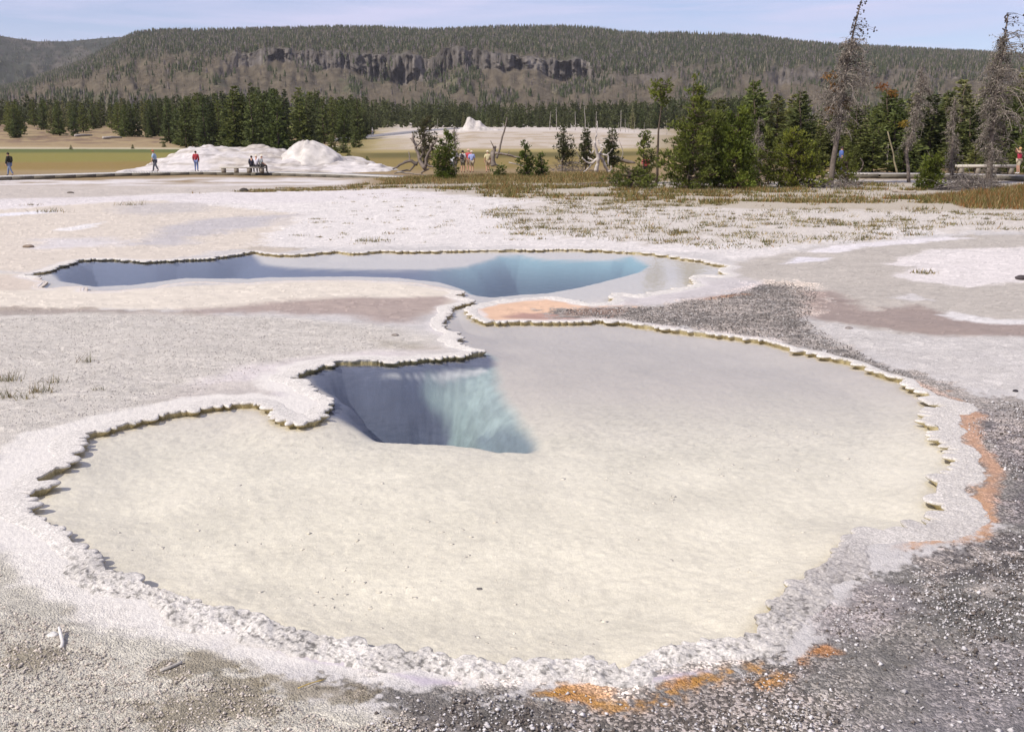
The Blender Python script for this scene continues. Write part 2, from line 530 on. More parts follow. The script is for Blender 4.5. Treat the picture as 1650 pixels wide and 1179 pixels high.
    # pebbled terrace left of the near pool
    zone([(-300, 512), (180, 505), (430, 507), (620, 525), (720, 540), (740, 570), (480, 590), (380, 620), (150, 690), (-300, 800)], C(208, 200, 188), .3, .5, g=.65)
    zone([(390, 590), (520, 575), (700, 555), (720, 565), (500, 590), (470, 640), (420, 640), (300, 650), (260, 640)], C(214, 204, 200), .3, .4, .8, g=.25)
    zone([(600, 545), (680, 553), (720, 562), (660, 566), (610, 556)], C(178, 168, 150), .2, .4, .7)
    zone([(150, 690), (280, 625), (430, 610), (450, 640), (250, 662)], C(186, 177, 164), .15, .4, .6)
    # orange and dark gravel between the pools
    zone([(750, 494), (800, 484), (900, 480), (1010, 486), (1040, 495), (1000, 514), (920, 517), (780, 518)], C(222, 186, 156), .1, .12, g=.06)
    zone([(800, 512), (840, 503), (940, 503), (1010, 512), (930, 518)], C(172, 138, 126), .12, .15, .9, g=.1)
    zone([(866, 499), (960, 494), (1060, 492), (1150, 478), (1200, 462), (1255, 452), (1310, 458), (1330, 490), (1290, 510), (1310, 530), (1420, 585), (1480, 612), (1440, 602), (1300, 562), (1180, 538), (1060, 524), (990, 514), (900, 512)], C(124, 118, 111), .12, .7, g=.7, dk=.5, nz=w1 + .7 * w2 + .8 * w4 + .5 * w5)
    zone([(1180, 470), (1240, 452), (1300, 456), (1240, 466)], C(88, 86, 86), .15, .4, .7, dk=.9)
    zone([(1095, 482), (1140, 474), (1200, 474), (1160, 482)], C(160, 116, 80), .08, .3, .8)
    zone([(900, 508), (940, 492), (1010, 496), (1000, 508)], C(150, 118, 98), .1, .3, .6, dk=.4)
    zone([(1000, 484), (1100, 468), (1130, 455), (1185, 448), (1260, 440), (1200, 470), (1120, 482), (1040, 492), (960, 492)], C(200, 192, 188), .12, .2, .9, g=.3)
    # grey flats at the right with white islands
    zone([(1170, 425), (1330, 395), (1600, 378), (2300, 386), (2300, 560), (1650, 542), (1440, 538), (1330, 520), (1300, 470), (1230, 450), (1180, 445)], C(190, 181, 169), .35, .7, g=.5)
    zone([(1300, 470), (1340, 470), (1400, 500), (1480, 490), (1540, 505), (1650, 520), (2300, 540), (2300, 560), (1650, 543), (1500, 540), (1400, 528), (1300, 515)], C(158, 142, 132), .25, .5, g=.2, gl=.1)
    zone([(1425, 425), (1500, 402), (1650, 398), (2300, 404), (2300, 452), (1620, 455), (1560, 462), (1480, 452), (1440, 444), (1480, 430)], C(228, 219, 212), .15, .5, g=.6)
    zone([(1510, 507), (1530, 497), (1560, 505), (1610, 514), (1760, 518), (1760, 526), (1600, 522), (1540, 515)], C(220, 214, 208), .1, .25, g=.4)
    zone([(1260, 425), (1290, 413), (1340, 415), (1330, 420)], C(226, 220, 220), .12, .25)
    zone([(1350, 408), (1400, 398), (1560, 384), (1500, 382), (1340, 396), (1290, 405)], C(226, 219, 216), .15, .5, g=.3)
    zone([(1425, 480), (1470, 474), (1500, 484), (1470, 486)], C(216, 210, 206), .1, .35, .7)
    zone([(1320, 522), (1440, 540), (1650, 545), (2300, 565), (2300, 700), (1650, 630), (1560, 625), (1470, 600), (1400, 570), (1330, 548)], C(210, 203, 195), .25, .5, g=.7)
    # dark gravel that wraps the right and front of the near pool
    fore = zone([(1330, 568), (1420, 592), (1480, 602), (1560, 632), (1650, 640), (2400, 780), (2400, 1500), (520, 1500), (560, 1190), (700, 1180), (560, 1130), (470, 1100), (400, 1065), (440, 1060), (560, 1090), (760, 1110), (1000, 1100), (1290, 1040), (1400, 920), (1600, 860), (1550, 740), (1500, 640), (1400, 600)], C(132, 128, 122), .07, .55, g=.8, dk=.62, nz=w1 + .7 * w2 + .8 * w4 + .7 * w5)
    zone([(1470, 905), (1500, 880), (1600, 870), (1720, 830), (1720, 960), (1560, 930), (1500, 935)], C(96, 91, 90), .08, .35, .95, dk=.8, nz=w1 + .7 * w2 + .8 * w4 + .7 * w5)
    zone([(1560, 660), (1650, 650), (1750, 700), (1750, 860), (1620, 850), (1640, 770), (1590, 700)], C(108, 102, 104), .12, .35, .9, dk=.85, nz=w1 + .7 * w2 + .8 * w4 + .7 * w5)
    zone([(600, 1130), (760, 1130), (900, 1140), (1000, 1179), (1000, 1300), (700, 1300)], C(112, 105, 99), .12, .4, .8, dk=.6, nz=w1 + .7 * w2 + .8 * w4 + .7 * w5)
    zone([(900, 1125), (1050, 1112), (1280, 1062), (1340, 1060), (1250, 1140), (1050, 1160)], C(116, 109, 104), .1, .4, .8, dk=.8, nz=w1 + .7 * w2 + .8 * w4 + .7 * w5)
    zone([(1300, 1010), (1400, 930), (1470, 940), (1500, 980), (1400, 1020), (1330, 1040)], C(158, 150, 148), .1, .3, .8, dk=.4)
    zone([(1420, 1150), (1560, 1020), (1800, 1060), (1800, 1300), (1300, 1300)], C(150, 144, 146), .3, .8, .6, dk=.6)
    # lower left gravel: warm grey with brown stains
    zone([(-400, 860), (60, 880), (200, 980), (420, 1060), (620, 1140), (700, 1300), (-400, 1500)], C(206, 199, 183), .15, .45, g=.9)
    for b in ([(250, 1075), (330, 1050), (370, 1075), (290, 1095)], [(330, 1015), (390, 1020), (380, 1035), (335, 1030)], [(100, 980), (200, 960), (220, 985), (130, 1000)], [(200, 1140), (400, 1080), (440, 1150), (250, 1190)], [(20, 1040), (120, 1050), (60, 1090), (0, 1080)], [(430, 1085), (620, 1110), (600, 1130), (460, 1120)]):
        zone(b, C(138, 126, 102), .06, .3, .7, nz=w2 + .8 * w4 + .5 * w5)
    var = .10 * (fbm(X * 1.1, Y * 3.2, 51, 5) - .5) + .16 * (fbm(X * 6, Y * 8, 53, 4) - .5)
    col *= (1 + 1.3 * var * (1 + .6 * grit))[:, None]
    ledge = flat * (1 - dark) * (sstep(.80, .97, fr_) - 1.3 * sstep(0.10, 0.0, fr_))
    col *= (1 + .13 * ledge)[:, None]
    pch = dark > .05
    col[pch] *= (1 + .9 * w1 + .5 * w4)[pch, None]
    paint(pch * sstep(.02, .22, w3 + .6 * w4) * .55, C(196, 187, 178))
    dark = dark * np.clip(.60 + 2.4 * w1 + 1.0 * w4, .15, 1.2)
    # white skirts round the near pool
    skirt_w = np.interp(P, [0, 400, 800, 1200, 1500], [.60, .42, .18, .16, .10])
    sk = sstep(-1, 1, (skirt_w + sd + .35 * (w1 + w2)) / .1) * (Y < 15.2) * (sd < 0) * (P < 1250)
    paint(np.clip(sk, 0, 1) * .9, C(229, 222, 212))
    grit = grit * (1 - .4 * sk)
    sk2 = sstep(-1, 1, (.22 + sd + .25 * w2) / .08) * (Y >= 15) * (Y < 26) * (sd < 0)
    paint(np.clip(sk2, 0, 1) * .8, C(222, 214, 208))
    # orange microbial stains
    zone([(1545, 655), (1582, 668), (1575, 690), (1590, 720), (1625, 755), (1600, 800), (1590, 860), (1575, 855), (1580, 800), (1590, 765), (1560, 720), (1545, 690)], C(200, 156, 124), .06, .2, .8, g=.5, dk=.1, nz=w2 + .5 * w5)
    zone([(1300, 562), (1480, 615), (1560, 650), (1500, 632), (1400, 597)], C(196, 166, 146), .03, .1, .6)
    zone([(876, 1112), (910, 1099), (960, 1103), (985, 1118), (950, 1130), (890, 1127)], C(214, 150, 70), .05, .18, .68, g=.9, dk=.3, nz=w2 + .5 * w5)
    zone([(1050, 1106), (1100, 1088), (1120, 1094), (1080, 1114)], C(206, 136, 40), .05, .18, .68, g=.9, dk=.3, nz=w2 + .5 * w5)
    zone([(1195, 1092), (1262, 1078), (1275, 1088), (1240, 1114)], C(200, 140, 45), .05, .18, .68, g=.9, dk=.3, nz=w2 + .5 * w5)
    zone([(1275, 1056), (1335, 1036), (1340, 1044), (1290, 1066)], C(204, 132, 45), .05, .18, .68, g=.9, dk=.3, nz=w2 + .5 * w5)
    for q in ([(620, 1080), (690, 1090), (740, 1100), (680, 1106)], [(985, 1100), (1110, 1082), (1140, 1080), (1040, 1100)], [(440, 1046), (560, 1066), (610, 1080), (500, 1066)]):
        zone(q, C(196, 184, 192), .03, .05, .8, g=.05, gl=.6, dk=0)
    foot = np.exp(-((-sd - .34 - .12 * w2) / .07) ** 2) * sstep(840, 890, P) * sstep(1360, 1320, P) * (Y < 7.5) * sstep(.02, .12, fbm(X * 1.7, Y * 1.7, 58, 3) - .47 + .5 * w4)
    paint(np.clip(foot * (.42 + 2.6 * w5 + .6 * w4), 0, .75), C(200, 148, 72))
    dark *= 1 - .8 * foot
    ft2 = np.exp(-((-sd - .30 - .2 * w2 - .1 * w1) / .055) ** 2) * sstep(1490, 1545, P) * (Y < 12.2) * sstep(-.10, .06, fbm(X * 1.6, Y * 1.6, 59, 3) - .47)
    paint(np.clip(ft2 * (.6 + 2.0 * w5 + .8 * w4), 0, .8), C(200, 156, 120))
    dark *= 1 - .8 * ft2
    # grassy strip in front of the trees
    gr = zone([(560, 284), (700, 280), (1000, 283), (1300, 294), (2300, 300), (2300, 352), (1640, 340), (1400, 338), (1100, 332), (900, 322), (760, 316), (640, 302), (540, 298)], C(158, 144, 116), .6, 3.4, .62, g=.3, nz=w3 + .5 * w1)
    zone([(800, 300), (1300, 310), (1650, 325), (2300, 345), (2300, 374), (1500, 372), (1250, 396), (1000, 385), (850, 372)], C(188, 174, 150), .5, 4.0, .35, nz=w1 + w2)
    zone([(1500, 312), (1650, 303), (2300, 300), (2300, 342), (1560, 334)], C(132, 100, 58), .5, 1.2, .85)
    # ---- the valley floor beyond
    fw = fbm(X * .03, Y * .12, 60, 5) - .5
    fw2 = fbm(X * .25, Y * .5, 63, 4) - .5
    f = sstep(58, 68, Y + 6 * fw2)
    paint(f, C(150, 128, 92))
    lm = sstep(620, 520, P) * f
    paint(lm * sstep(80, 92, Y + 12 * fw), C(158, 136, 94))
    paint(lm * sstep(88, 98, Y + 14 * fw), C(144, 120, 64))
    paint(lm * sstep(108, 122, Y + 18 * fw), C(138, 128, 60))
    paint(lm * sstep(150, 165, Y + 14 * fw), C(98, 104, 48))
    paint(lm * sstep(180, 186, Y + 5 * fw), C(204, 190, 160))
    paint(lm * sstep(191, 197, Y + 5 * fw), C(166, 144, 106))
    paint(lm * sstep(205, 230, Y + 30 * fw2) * sstep(-.1, .2, fw2), C(128, 104, 82))
    paint(lm * sstep(81, 76, Y) * np.clip(.55 + 3.2 * fw2 + 1.5 * fw, 0, 1), C(222, 214, 208))
    cm = sstep(520, 620, P) * sstep(1120, 1000, P) * f
    paint(cm * sstep(80, 100, Y + 10 * fw), C(142, 122, 66))
    paint(cm * sstep(118, 132, Y + 14 * fw), C(104, 94, 44))
    paint(cm * sstep(148, 156, Y + 10 * fw), C(164, 146, 92))
    ap = np.clip(cm * sstep(158, 166, Y + 10 * fw) * sstep(560, 690, P + 90 * fw2), 0, 1)
    paint(ap, C(198, 184, 166))
    paint(ap * sstep(-.05, .15, fw2), C(178, 160, 134))
    paint(ap * sstep(225, 240, Y + 20 * fw) * np.clip(.6 + 2 * fw2, 0, 1), C(214, 203, 192))
    grit = np.where(Y > 60, .15, grit)
    dark = np.where(Y > 60, 0, dark)
    # ---- pool floors
    xi, yi, si = X[inside], Y[inside], sd[inside]
    fc = np.tile(C(226, 217, 194, .84), (xi.size, 1))
    mott = (fbm(xi * 1.6, yi * 1.6, 70, 5) - .5)[:, None]
    flk = sstep(.60, .72, fbm(xi * 9, yi * 18, 73, 4))[:, None]
    fc = fc * (1 + .30 * mott) * (1 - .05 * flk)
    fc = fc * (1 + .22 * (fbm(xi * 26, yi * 34, 75, 3) - .5) - .16 * sstep(9, 11, yi) * sstep(.54, .7, fbm(xi * 20, yi * 20, 77, 3)))[:, None]
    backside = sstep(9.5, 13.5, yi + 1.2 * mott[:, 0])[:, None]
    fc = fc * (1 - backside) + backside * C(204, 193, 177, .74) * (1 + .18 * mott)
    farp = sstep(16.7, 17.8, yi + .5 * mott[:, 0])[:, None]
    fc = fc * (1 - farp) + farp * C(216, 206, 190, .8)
    edge = sstep(.20, 0.0, si)[:, None] * .5
    fc = fc * (1 - edge) + edge * C(190, 176, 144)
    dd = depth_tint[:, 3:4]
    col[inside] = fc * (1 - dd) + dd * depth_tint[:, :3] * (1 + .25 * mott)  # painted water-depth tint laid over the cream bed
    grit[inside] = .22
    dark[inside] = 0
    gloss[inside] = 0
    # ---- mesh
    mb = MB()
    nr, nc = sh
    i, k = np.meshgrid(np.arange(nr - 1), np.arange(nc - 1), indexing='ij')
    q = np.stack([i * nc + k, i * nc + k + 1, (i + 1) * nc + k + 1, (i + 1) * nc + k], -1).reshape(-1, 4)
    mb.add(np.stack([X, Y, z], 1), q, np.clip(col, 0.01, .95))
    # the sheet goes on behind the viewpoint
    mb.add([[-300, Yr[0], -.3], [300, Yr[0], -.3], [300, -200, -.3], [-300, -200, -.3]], [[3, 2, 1, 0]], C(196, 188, 180))
    me = mb.mesh('ground', True)
    ex = np.zeros((mb.n, 4), np.float32)
    ex[:len(X), 0], ex[:len(X), 1], ex[:len(X), 2], ex[:, 3] = grit, dark, gloss, 1
    at = me.attributes.new('zone', 'FLOAT_COLOR', 'POINT')
    at.data.foreach_set('color', ex.ravel())
    me.materials.append(ground_material())
    o = bpy.data.objects.new('ground', me)
    COL.objects.link(o)
    tag(o, 'pale sinter terrace with gravel, runoff stains and meadow around the hot pools', 'ground', kind='structure')
    return o

def ground_material():
    m = bpy.data.materials.new('sinter_ground')
    m.use_nodes = True
    N, L = m.node_tree.nodes, m.node_tree.links
    bs = N['Principled BSDF']
    bs.inputs['Specular IOR Level'].default_value = 0.25
    def new(t, **k):
        n = N.new(t)
        for a, b in k.items():
            setattr(n, a, b)
        return n
    def math_(op, a, b=None):
        n = new('ShaderNodeMath', operation=op)
        for i, v in enumerate((a, b)):
            if v is None:
                continue
            if hasattr(v, 'type'):
                L.new(v, n.inputs[i])
            else:
                n.inputs[i].default_value = v
        return n.outputs[0]
    tint = new('ShaderNodeAttribute', attribute_name='tint')
    zone = new('ShaderNodeAttribute', attribute_name='zone')
    sep = new('ShaderNodeSeparateColor')
    L.new(zone.outputs['Color'], sep.inputs['Color'])
    grit, dark, gloss = sep.outputs[0], sep.outputs[1], sep.outputs[2]
    tc = new('ShaderNodeTexCoord')
    def noise(sc, det=4, rough=.6):
        n = new('ShaderNodeTexNoise')
        n.inputs['Scale'].default_value = sc
        n.inputs['Detail'].default_value = det
        n.inputs['Roughness'].default_value = rough
        L.new(tc.outputs['Object'], n.inputs['Vector'])
        return n.outputs['Fac']
    def cells(sc, rnd=1.0):
        n = new('ShaderNodeTexVoronoi')
        n.inputs['Scale'].default_value = sc
        n.inputs['Randomness'].default_value = rnd
        L.new(tc.outputs['Object'], n.inputs['Vector'])
        return n
    fine, mid, v1, v2 = noise(95, 4, .7), noise(11, 5, .6), cells(120), cells(62)
    b1 = new('ShaderNodeSeparateColor')
    L.new(v1.outputs['Color'], b1.inputs['Color'])
    b2 = new('ShaderNodeSeparateColor')
    L.new(v2.outputs['Color'], b2.inputs['Color'])
    # lightness factor = 1 + grit * (pebble cells + noise)
    p1 = math_('MULTIPLY', math_('SUBTRACT', b1.outputs[0], 0.5), 0.55)
    p2 = math_('MULTIPLY', math_('SUBTRACT', fine, 0.5), 1.1)
    p3 = math_('MULTIPLY', math_('SUBTRACT', mid, 0.5), 0.9)
    f = math_('ADD', 1.0, math_('MULTIPLY', grit, math_('ADD', math_('ADD', p1, p2), p3)))
    base = new('ShaderNodeVectorMath', operation='SCALE')
    L.new(tint.outputs['Color'], base.inputs[0])
    L.new(f, base.inputs['Scale'])
    # dark gravel: near-black to grey pebbles, white crumbs among them
    rp = new('ShaderNodeValToRGB')
    r = rp.color_ramp
    r.interpolation = 'LINEAR'
    r.elements[0].position, r.elements[0].color = 0.0, (*C(70, 64, 62), 1)
    r.elements[1].position, r.elements[1].color = 1.0, (*C(222, 216, 214), 1)
    for pos, c in ((.30, C(100, 96, 92)), (.50, C(132, 127, 121)), (.64, C(160, 154, 148)), (.74, C(222, 214, 206))):
        e = r.elements.new(pos)
        e.color = (*c, 1)
    sel = math_('ADD', math_('MULTIPLY', b2.outputs[1], 0.72), math_('MULTIPLY', mid, 0.42))
    L.new(sel, rp.inputs['Fac'])
    dm = math_('MINIMUM', math_('MULTIPLY', dark, 1.25), 0.92)
    mx = new('ShaderNodeMix', data_type='RGBA')
    L.new(dm, mx.inputs['Factor'])
    L.new(base.outputs['Vector'], mx.inputs['A'])
    tn = new('ShaderNodeVectorMath', operation='MULTIPLY_ADD')     # darker beds hold darker pebbles
    L.new(tint.outputs['Color'], tn.inputs[0])
    tn.inputs[1].default_value, tn.inputs[2].default_value = (3.3, 3.3, 3.3), (0.25, 0.25, 0.25)
    pb = new('ShaderNodeVectorMath', operation='MULTIPLY')
    L.new(rp.outputs['Color'], pb.inputs[0])
    L.new(tn.outputs['Vector'], pb.inputs[1])
    L.new(pb.outputs['Vector'], mx.inputs['B'])
    L.new(mx.outputs['Result'], bs.inputs['Base Color'])
    ro = math_('SUBTRACT', 0.9, math_('MULTIPLY', gloss, 0.65))
    L.new(ro, bs.inputs['Roughness'])
    hgt = math_('ADD', math_('MULTIPLY', v2.outputs['Distance'], -0.9), math_('ADD', math_('MULTIPLY', fine, 0.35), math_('MULTIPLY', v1.outputs['Distance'], -0.6)))
    bp = new('ShaderNodeBump')
    bp.inputs['Distance'].default_value = 0.016
    L.new(hgt, bp.inputs['Height'])
    L.new(math_('MULTIPLY', grit, 0.9), bp.inputs['Strength'])
    L.new(bp.outputs['Normal'], bs.inputs['Normal'])
    return m

# ------------------------------------------------------------------ the pools' water: one clear body joined through the gap
def build_water():
    q = OUT[::8]
    t = np.roll(q, -1, 0) - np.roll(q, 1, 0)
    t /= np.linalg.norm(t, axis=1)[:, None]
    area = 0.5 * np.sum(q[:, 0] * np.roll(q[:, 1], -1) - np.roll(q[:, 0], -1) * q[:, 1])
    n_in = np.stack([-t[:, 1], t[:, 0]], 1) * (1 if area > 0 else -1)
    q = q - n_in * 0.02
    if area < 0:
        q = q[::-1]
    bm = bmesh.new()
    top = [bm.verts.new((x, y, WATER_Z)) for x, y in q]
    bot = [bm.verts.new((x, y, -7.0)) for x, y in q]
    bm.faces.new(top)
    bm.faces.new(bot[::-1])
    n = len(q)
    for i in range(n):
        bm.faces.new((top[i], bot[i], bot[(i + 1) % n], top[(i + 1) % n]))
    bmesh.ops.triangulate(bm, faces=[f for f in bm.faces if len(f.verts) > 4])
    me = bpy.data.meshes.new('water')
    bm.to_mesh(me)
    bm.free()
    m = bpy.data.materials.new('hot_spring_water')
    m.use_nodes = True
    N, L = m.node_tree.nodes, m.node_tree.links
    N.remove(N['Principled BSDF'])
    out = N['Material Output']
    tr, gl, mx = N.new('ShaderNodeBsdfTransparent'), N.new('ShaderNodeBsdfGlossy'), N.new('ShaderNodeMixShader')
    geo, dot, ab, inv, pw, sc = N.new('ShaderNodeNewGeometry'), N.new('ShaderNodeVectorMath'), N.new('ShaderNodeMath'), N.new('ShaderNodeMath'), N.new('ShaderNodeMath'), N.new('ShaderNodeMath')
    dot.operation = 'DOT_PRODUCT'
    ab.operation, inv.operation, pw.operation, sc.operation = 'ABSOLUTE', 'SUBTRACT', 'POWER', 'MULTIPLY_ADD'
    inv.inputs[0].default_value, pw.inputs[1].default_value = 1.0, 5.0
    sc.inputs[1].default_value, sc.inputs[2].default_value = 0.75, 0.02      # reflectance of water, the same from both sides
    gl.inputs['Roughness'].default_value = 0.05
    tc, mp, no, bp = N.new('ShaderNodeTexCoord'), N.new('ShaderNodeMapping'), N.new('ShaderNodeTexNoise'), N.new('ShaderNodeBump')
    mp.inputs['Scale'].default_value = (1.0, 0.6, 1.0)
    no.inputs['Scale'].default_value = 7.0
    no.inputs['Detail'].default_value = 3.0
    bp.inputs['Strength'].default_value = 0.2
    bp.inputs['Distance'].default_value = 0.02
    va = N.new('ShaderNodeVolumeAbsorption')
    va.inputs['Color'].default_value = (0.25, 0.62, 0.74, 1)
    va.inputs['Density'].default_value = 0.05
    L.new(tc.outputs['Object'], mp.inputs['Vector'])
    L.new(mp.outputs['Vector'], no.inputs['Vector'])
    L.new(no.outputs['Fac'], bp.inputs['Height'])
    L.new(bp.outputs['Normal'], gl.inputs['Normal'])
    L.new(geo.outputs['Incoming'], dot.inputs[0])
    L.new(bp.outputs['Normal'], dot.inputs[1])
    L.new(dot.outputs['Value'], ab.inputs[0])
    L.new(ab.outputs[0], inv.inputs[1])
    L.new(inv.outputs[0], pw.inputs[0])
    L.new(pw.outputs[0], sc.inputs[0])
    L.new(sc.outputs[0], mx.inputs['Fac'])
    L.new(tr.outputs['BSDF'], mx.inputs[1])
    L.new(gl.outputs['BSDF'], mx.inputs[2])
    L.new(mx.outputs['Shader'], out.inputs['Surface'])
    L.new(va.outputs['Volume'], out.inputs['Volume'])
    me.materials.append(m)
    o = bpy.data.objects.new('water', me)
    COL.objects.link(o)
    tag(o, 'clear hot spring water filling the cream near pool and the blue far pool', 'water', kind='structure')

# ------------------------------------------------------------------ the scalloped sinter rim of the pools
def build_rim():
    q = OUT
    n = len(q)
    t = np.roll(q, -4, 0) - np.roll(q, 4, 0)
    t /= np.linalg.norm(t, axis=1)[:, None]
    k = np.exp(-0.5 * (np.arange(-14, 15) / 6.0) ** 2)
    k /= k.sum()
    def smooth(a):
        return np.convolve(np.concatenate([a[-14:], a, a[:14]]), k, 'valid')
    t = np.stack([smooth(t[:, 0]), smooth(t[:, 1])], 1)
    t /= np.linalg.norm(t, axis=1)[:, None]
    area = 0.5 * np.sum(q[:, 0] * np.roll(q[:, 1], -1) - np.roll(q[:, 0], -1) * q[:, 1])
    n_in = np.stack([-t[:, 1], t[:, 0]], 1) * (1 if area > 0 else -1)
    px = np.array(POOL_PX, float)
    px = np.vstack([px, px[:1]])
    PX = np.interp(OUT_I, np.arange(len(px)), px[:, 0])
    PY = np.interp(OUT_I, np.arange(len(px)), px[:, 1])
    front = sstep(850, 930, PY)
    rightc = sstep(1440, 1490, PX) * sstep(640, 655, PY) * sstep(880, 850, PY)
    farpool = sstep(492, 486, PY)
    soft = farpool * sstep(448, 449.5, PY) * sstep(760, 700, PX)          # the low cream shelf: no scallops
    yside = (PY < 640) & (PX > 790)
    # scallop lobes
    s = np.zeros(n)
    i = 0
    rng = np.random.default_rng(5)
    while i < n:
        Ls = float(np.clip(rng.lognormal(math.log(.125 if farpool[i] > .5 or yside[i] else .10), .5), .04, .42))
        m = max(4, int(Ls / 0.012))
        j = np.arange(min(m, n - i))
        lobe = np.clip(1 - np.abs(2 * (j + .5) / m - 1) ** rng.uniform(1.6, 3.2), 0, 1) ** .7
        amp = (0.42 * Ls ** .8 + rng.uniform(0, .04)) * (0.35 + rng.random())
        if rng.random() < .16:
            amp *= .1
        s[i:i + len(j)] = lobe * amp + rng.uniform(-.012, .014)
        i += m
    s = s + .07 * (fbm(q[:, 0] * 1.7, q[:, 1] * 1.7, 83, 3) - .5)
    nz = fbm(q[:, 0] * 9, q[:, 1] * 9, 80, 4) - .5
    s = s * (1 - .3 * front) * (1 - soft) * (1 + .7 * rightc) + .05 * nz * (1 - soft)
    s = np.clip(s, -.03, .2)
    w = np.full(n, .17)
    w = w + .02 * front + .08 * rightc + .06 * sstep(700, 400, PX) * (1 - farpool)
    w = np.where(yside, .10, w)
    w = w * (1 - farpool) + farpool * .15
    w = w * np.clip(1 + 1.6 * (fbm(q[:, 0] * 2, q[:, 1] * 2, 85, 4) - .5), .5, 1.6)
    top = 0.012 + .016 * (fbm(q[:, 0] * 5, q[:, 1] * 5, 88, 3)) - .03 * soft
    cols_off, cols_z, cols_c, jit = [], [], [], []
    white, grey, tan, wet = C(225, 218, 208, .80), C(204, 194, 186), C(206, 192, 152), C(200, 184, 138)
    def ring(off, z, c, j):
        cols_off.append(np.broadcast_to(off, (n,)))
        cols_z.append(np.broadcast_to(z, (n,)))
        cols_c.append(c)
        jit.append(j)
    ring(-w - .06, -.035, grey, .3)
    for f in np.linspace(1.0, .04, 22):
        ring(-w * f, .004 + top * (1 - f) ** .7, white, 1.0)
    ring(s * .3, top, white, .8)
    ring(s * .65, top + .002, white, .5)
    ring(s * .9, top - .002, white, .35)
    ring(s, top - .012 - .006 * (1 - soft), white, .2)
    ring(s - .004, top - .026, tan, .15)
    ring(s * .9 - .008, -.016, tan, .15)
    ring(s * .5 - .012, -.04, wet, .15)
    ring(s * .2 - .025, -.13, wet, .15)
    ring(np.full(n, -.03) - .0, -.30, wet, .1)
    m = len(cols_off)
    off = np.stack(cols_off, 1)
    z = np.stack(cols_z, 1).copy()
    P = q[:, None, :] + n_in[:, None, :] * off[:, :, None]
    X, Y = P[..., 0], P[..., 1]
    j = np.array(jit)[None, :]
    crumb = (.16 + .62 * front + .45 * rightc)[:, None] * (1 - .85 * soft)[:, None]
    b1 = fbm(X * 20, Y * 20, 90, 3) - .5
    b2 = fbm(X * 52, Y * 52, 93, 2) - .5
    b3 = np.abs(fbm(X * 30, Y * 30, 99, 3) - .5)
    z += j * crumb * (.022 * b1 + .022 * b2 + .04 * b3 - .006)
    lump = np.clip(fbm(X * 6, Y * 6, 95, 3) - .52, 0, 1)
    z += j * front[:, None] * .07 * lump
    pit = sstep(.55, .75, fbm(X * 40, Y * 40, 97, 2))
    col = np.stack([np.tile(c, (n, 1)) for c in cols_c], 1)
    lightness = 1 + .25 * b1 - (.12 + .45 * front[:, None]) * pit - .06 * front[:, None] + .5 * front[:, None] * (fbm(X * 3, Y * 3, 101, 4) - .5)
    col = col * lightness[..., None]
    # the right-hand front corner is a greyer, dirtier crust; the far shelf cream
    dirty = (sstep(1150, 1330, PX) * sstep(820, 900, PY) * .5 + rightc * .22)[:, None, None] * (np.array(jit) > .3)[None, :, None]
    col = col * (1 - dirty) + dirty * C(160, 152, 148)
    cream = soft[:, None, None]
    col = col * (1 - cream) + cream * C(222, 209, 194)
    i, k2 = np.meshgrid(np.arange(n), np.arange(m - 1), indexing='ij')
    i2 = (i + 1) % n
    f = np.stack([i * m + k2, i2 * m + k2, i2 * m + k2 + 1, i * m + k2 + 1], -1).reshape(-1, 4)
    if area > 0:
        f = f[:, ::-1]
    mb = MB()
    mb.add(np.stack([X, Y, z], -1).reshape(-1, 3), f, np.clip(col.reshape(-1, 3), .01, .9))
    o = mb.build('pool_rim', mat_attr('sinter_crust', .9, 60, .30, .45, 130, .2), smooth=True)
    tag(o, 'white scalloped sinter rim that outlines both joined hot pools', 'pool rim')

# ------------------------------------------------------------------ hills
def hill_mesh(name, xs, ridge, yct, ycb, cliff, d0, d1, d2, ybase, seed):
    """z from photo elevations: xs columns (photo px), ridge/cliff rows; returns sampling grids too"""
    us = np.concatenate([np.linspace(0, .42, 60), np.linspace(.425, .55, 40), np.linspace(.56, 1, 90)])
    XX, UU = np.meshgrid(xs, us, indexing='ij')
    R_, CT, CB, CL = (np.asarray(a)[:, None] * np.ones_like(UU) for a in (ridge, yct, ycb, cliff))
    t1 = np.clip(UU / .42, 0, 1)
    t2 = np.clip((UU - .42) / .13, 0, 1)
    t3 = np.clip((UU - .55) / .45, 0, 1)
    yy = ybase + (CB - ybase) * t1 + (CT - CB) * t2 + (R_ - CT) * (1 - (1 - t3) ** 1.25)
    gap = (d1 - d0) * .30 * (1 - .92 * CL)
    dd = d0 + (d1 - d0 - gap) * t1 + gap * t2 + (d2 - d1) * t3
    # gullies and buttresses in the rock
    nb = fbm(XX * .035, UU * 5, seed, 5) - .5
    nc = np.abs(fbm(XX * .11, UU * 2.0, seed + 3, 4) - .5)
    side = np.sin(np.pi * np.clip((UU - .36) / .26, 0, 1)) * CL
    dd = dd + (90 * nb) * np.sin(np.pi * np.clip(UU, 0, 1)) + side * (85 * nc - 12 + 30 * (fbm(XX * .4, UU * 18, seed + 9, 3) - .5))
    el = (HOR - yy) / FPX * (cp * cp) / 1.0
    # exact elevation tangent of a photo row
    u = (CY - yy) / FPX
    ztan = (-sp + u * cp) / (cp + u * sp)
    Z = H + dd * ztan
    Z = Z + (fbm(XX * .09, UU * 14, seed + 5, 4) - .5) * 9 * np.sin(np.pi * np.clip(UU, 0, 1))
    X = (XX - CX) / FPX * dd / (cp + u * sp)
    return XX, UU, X, dd, Z, yy

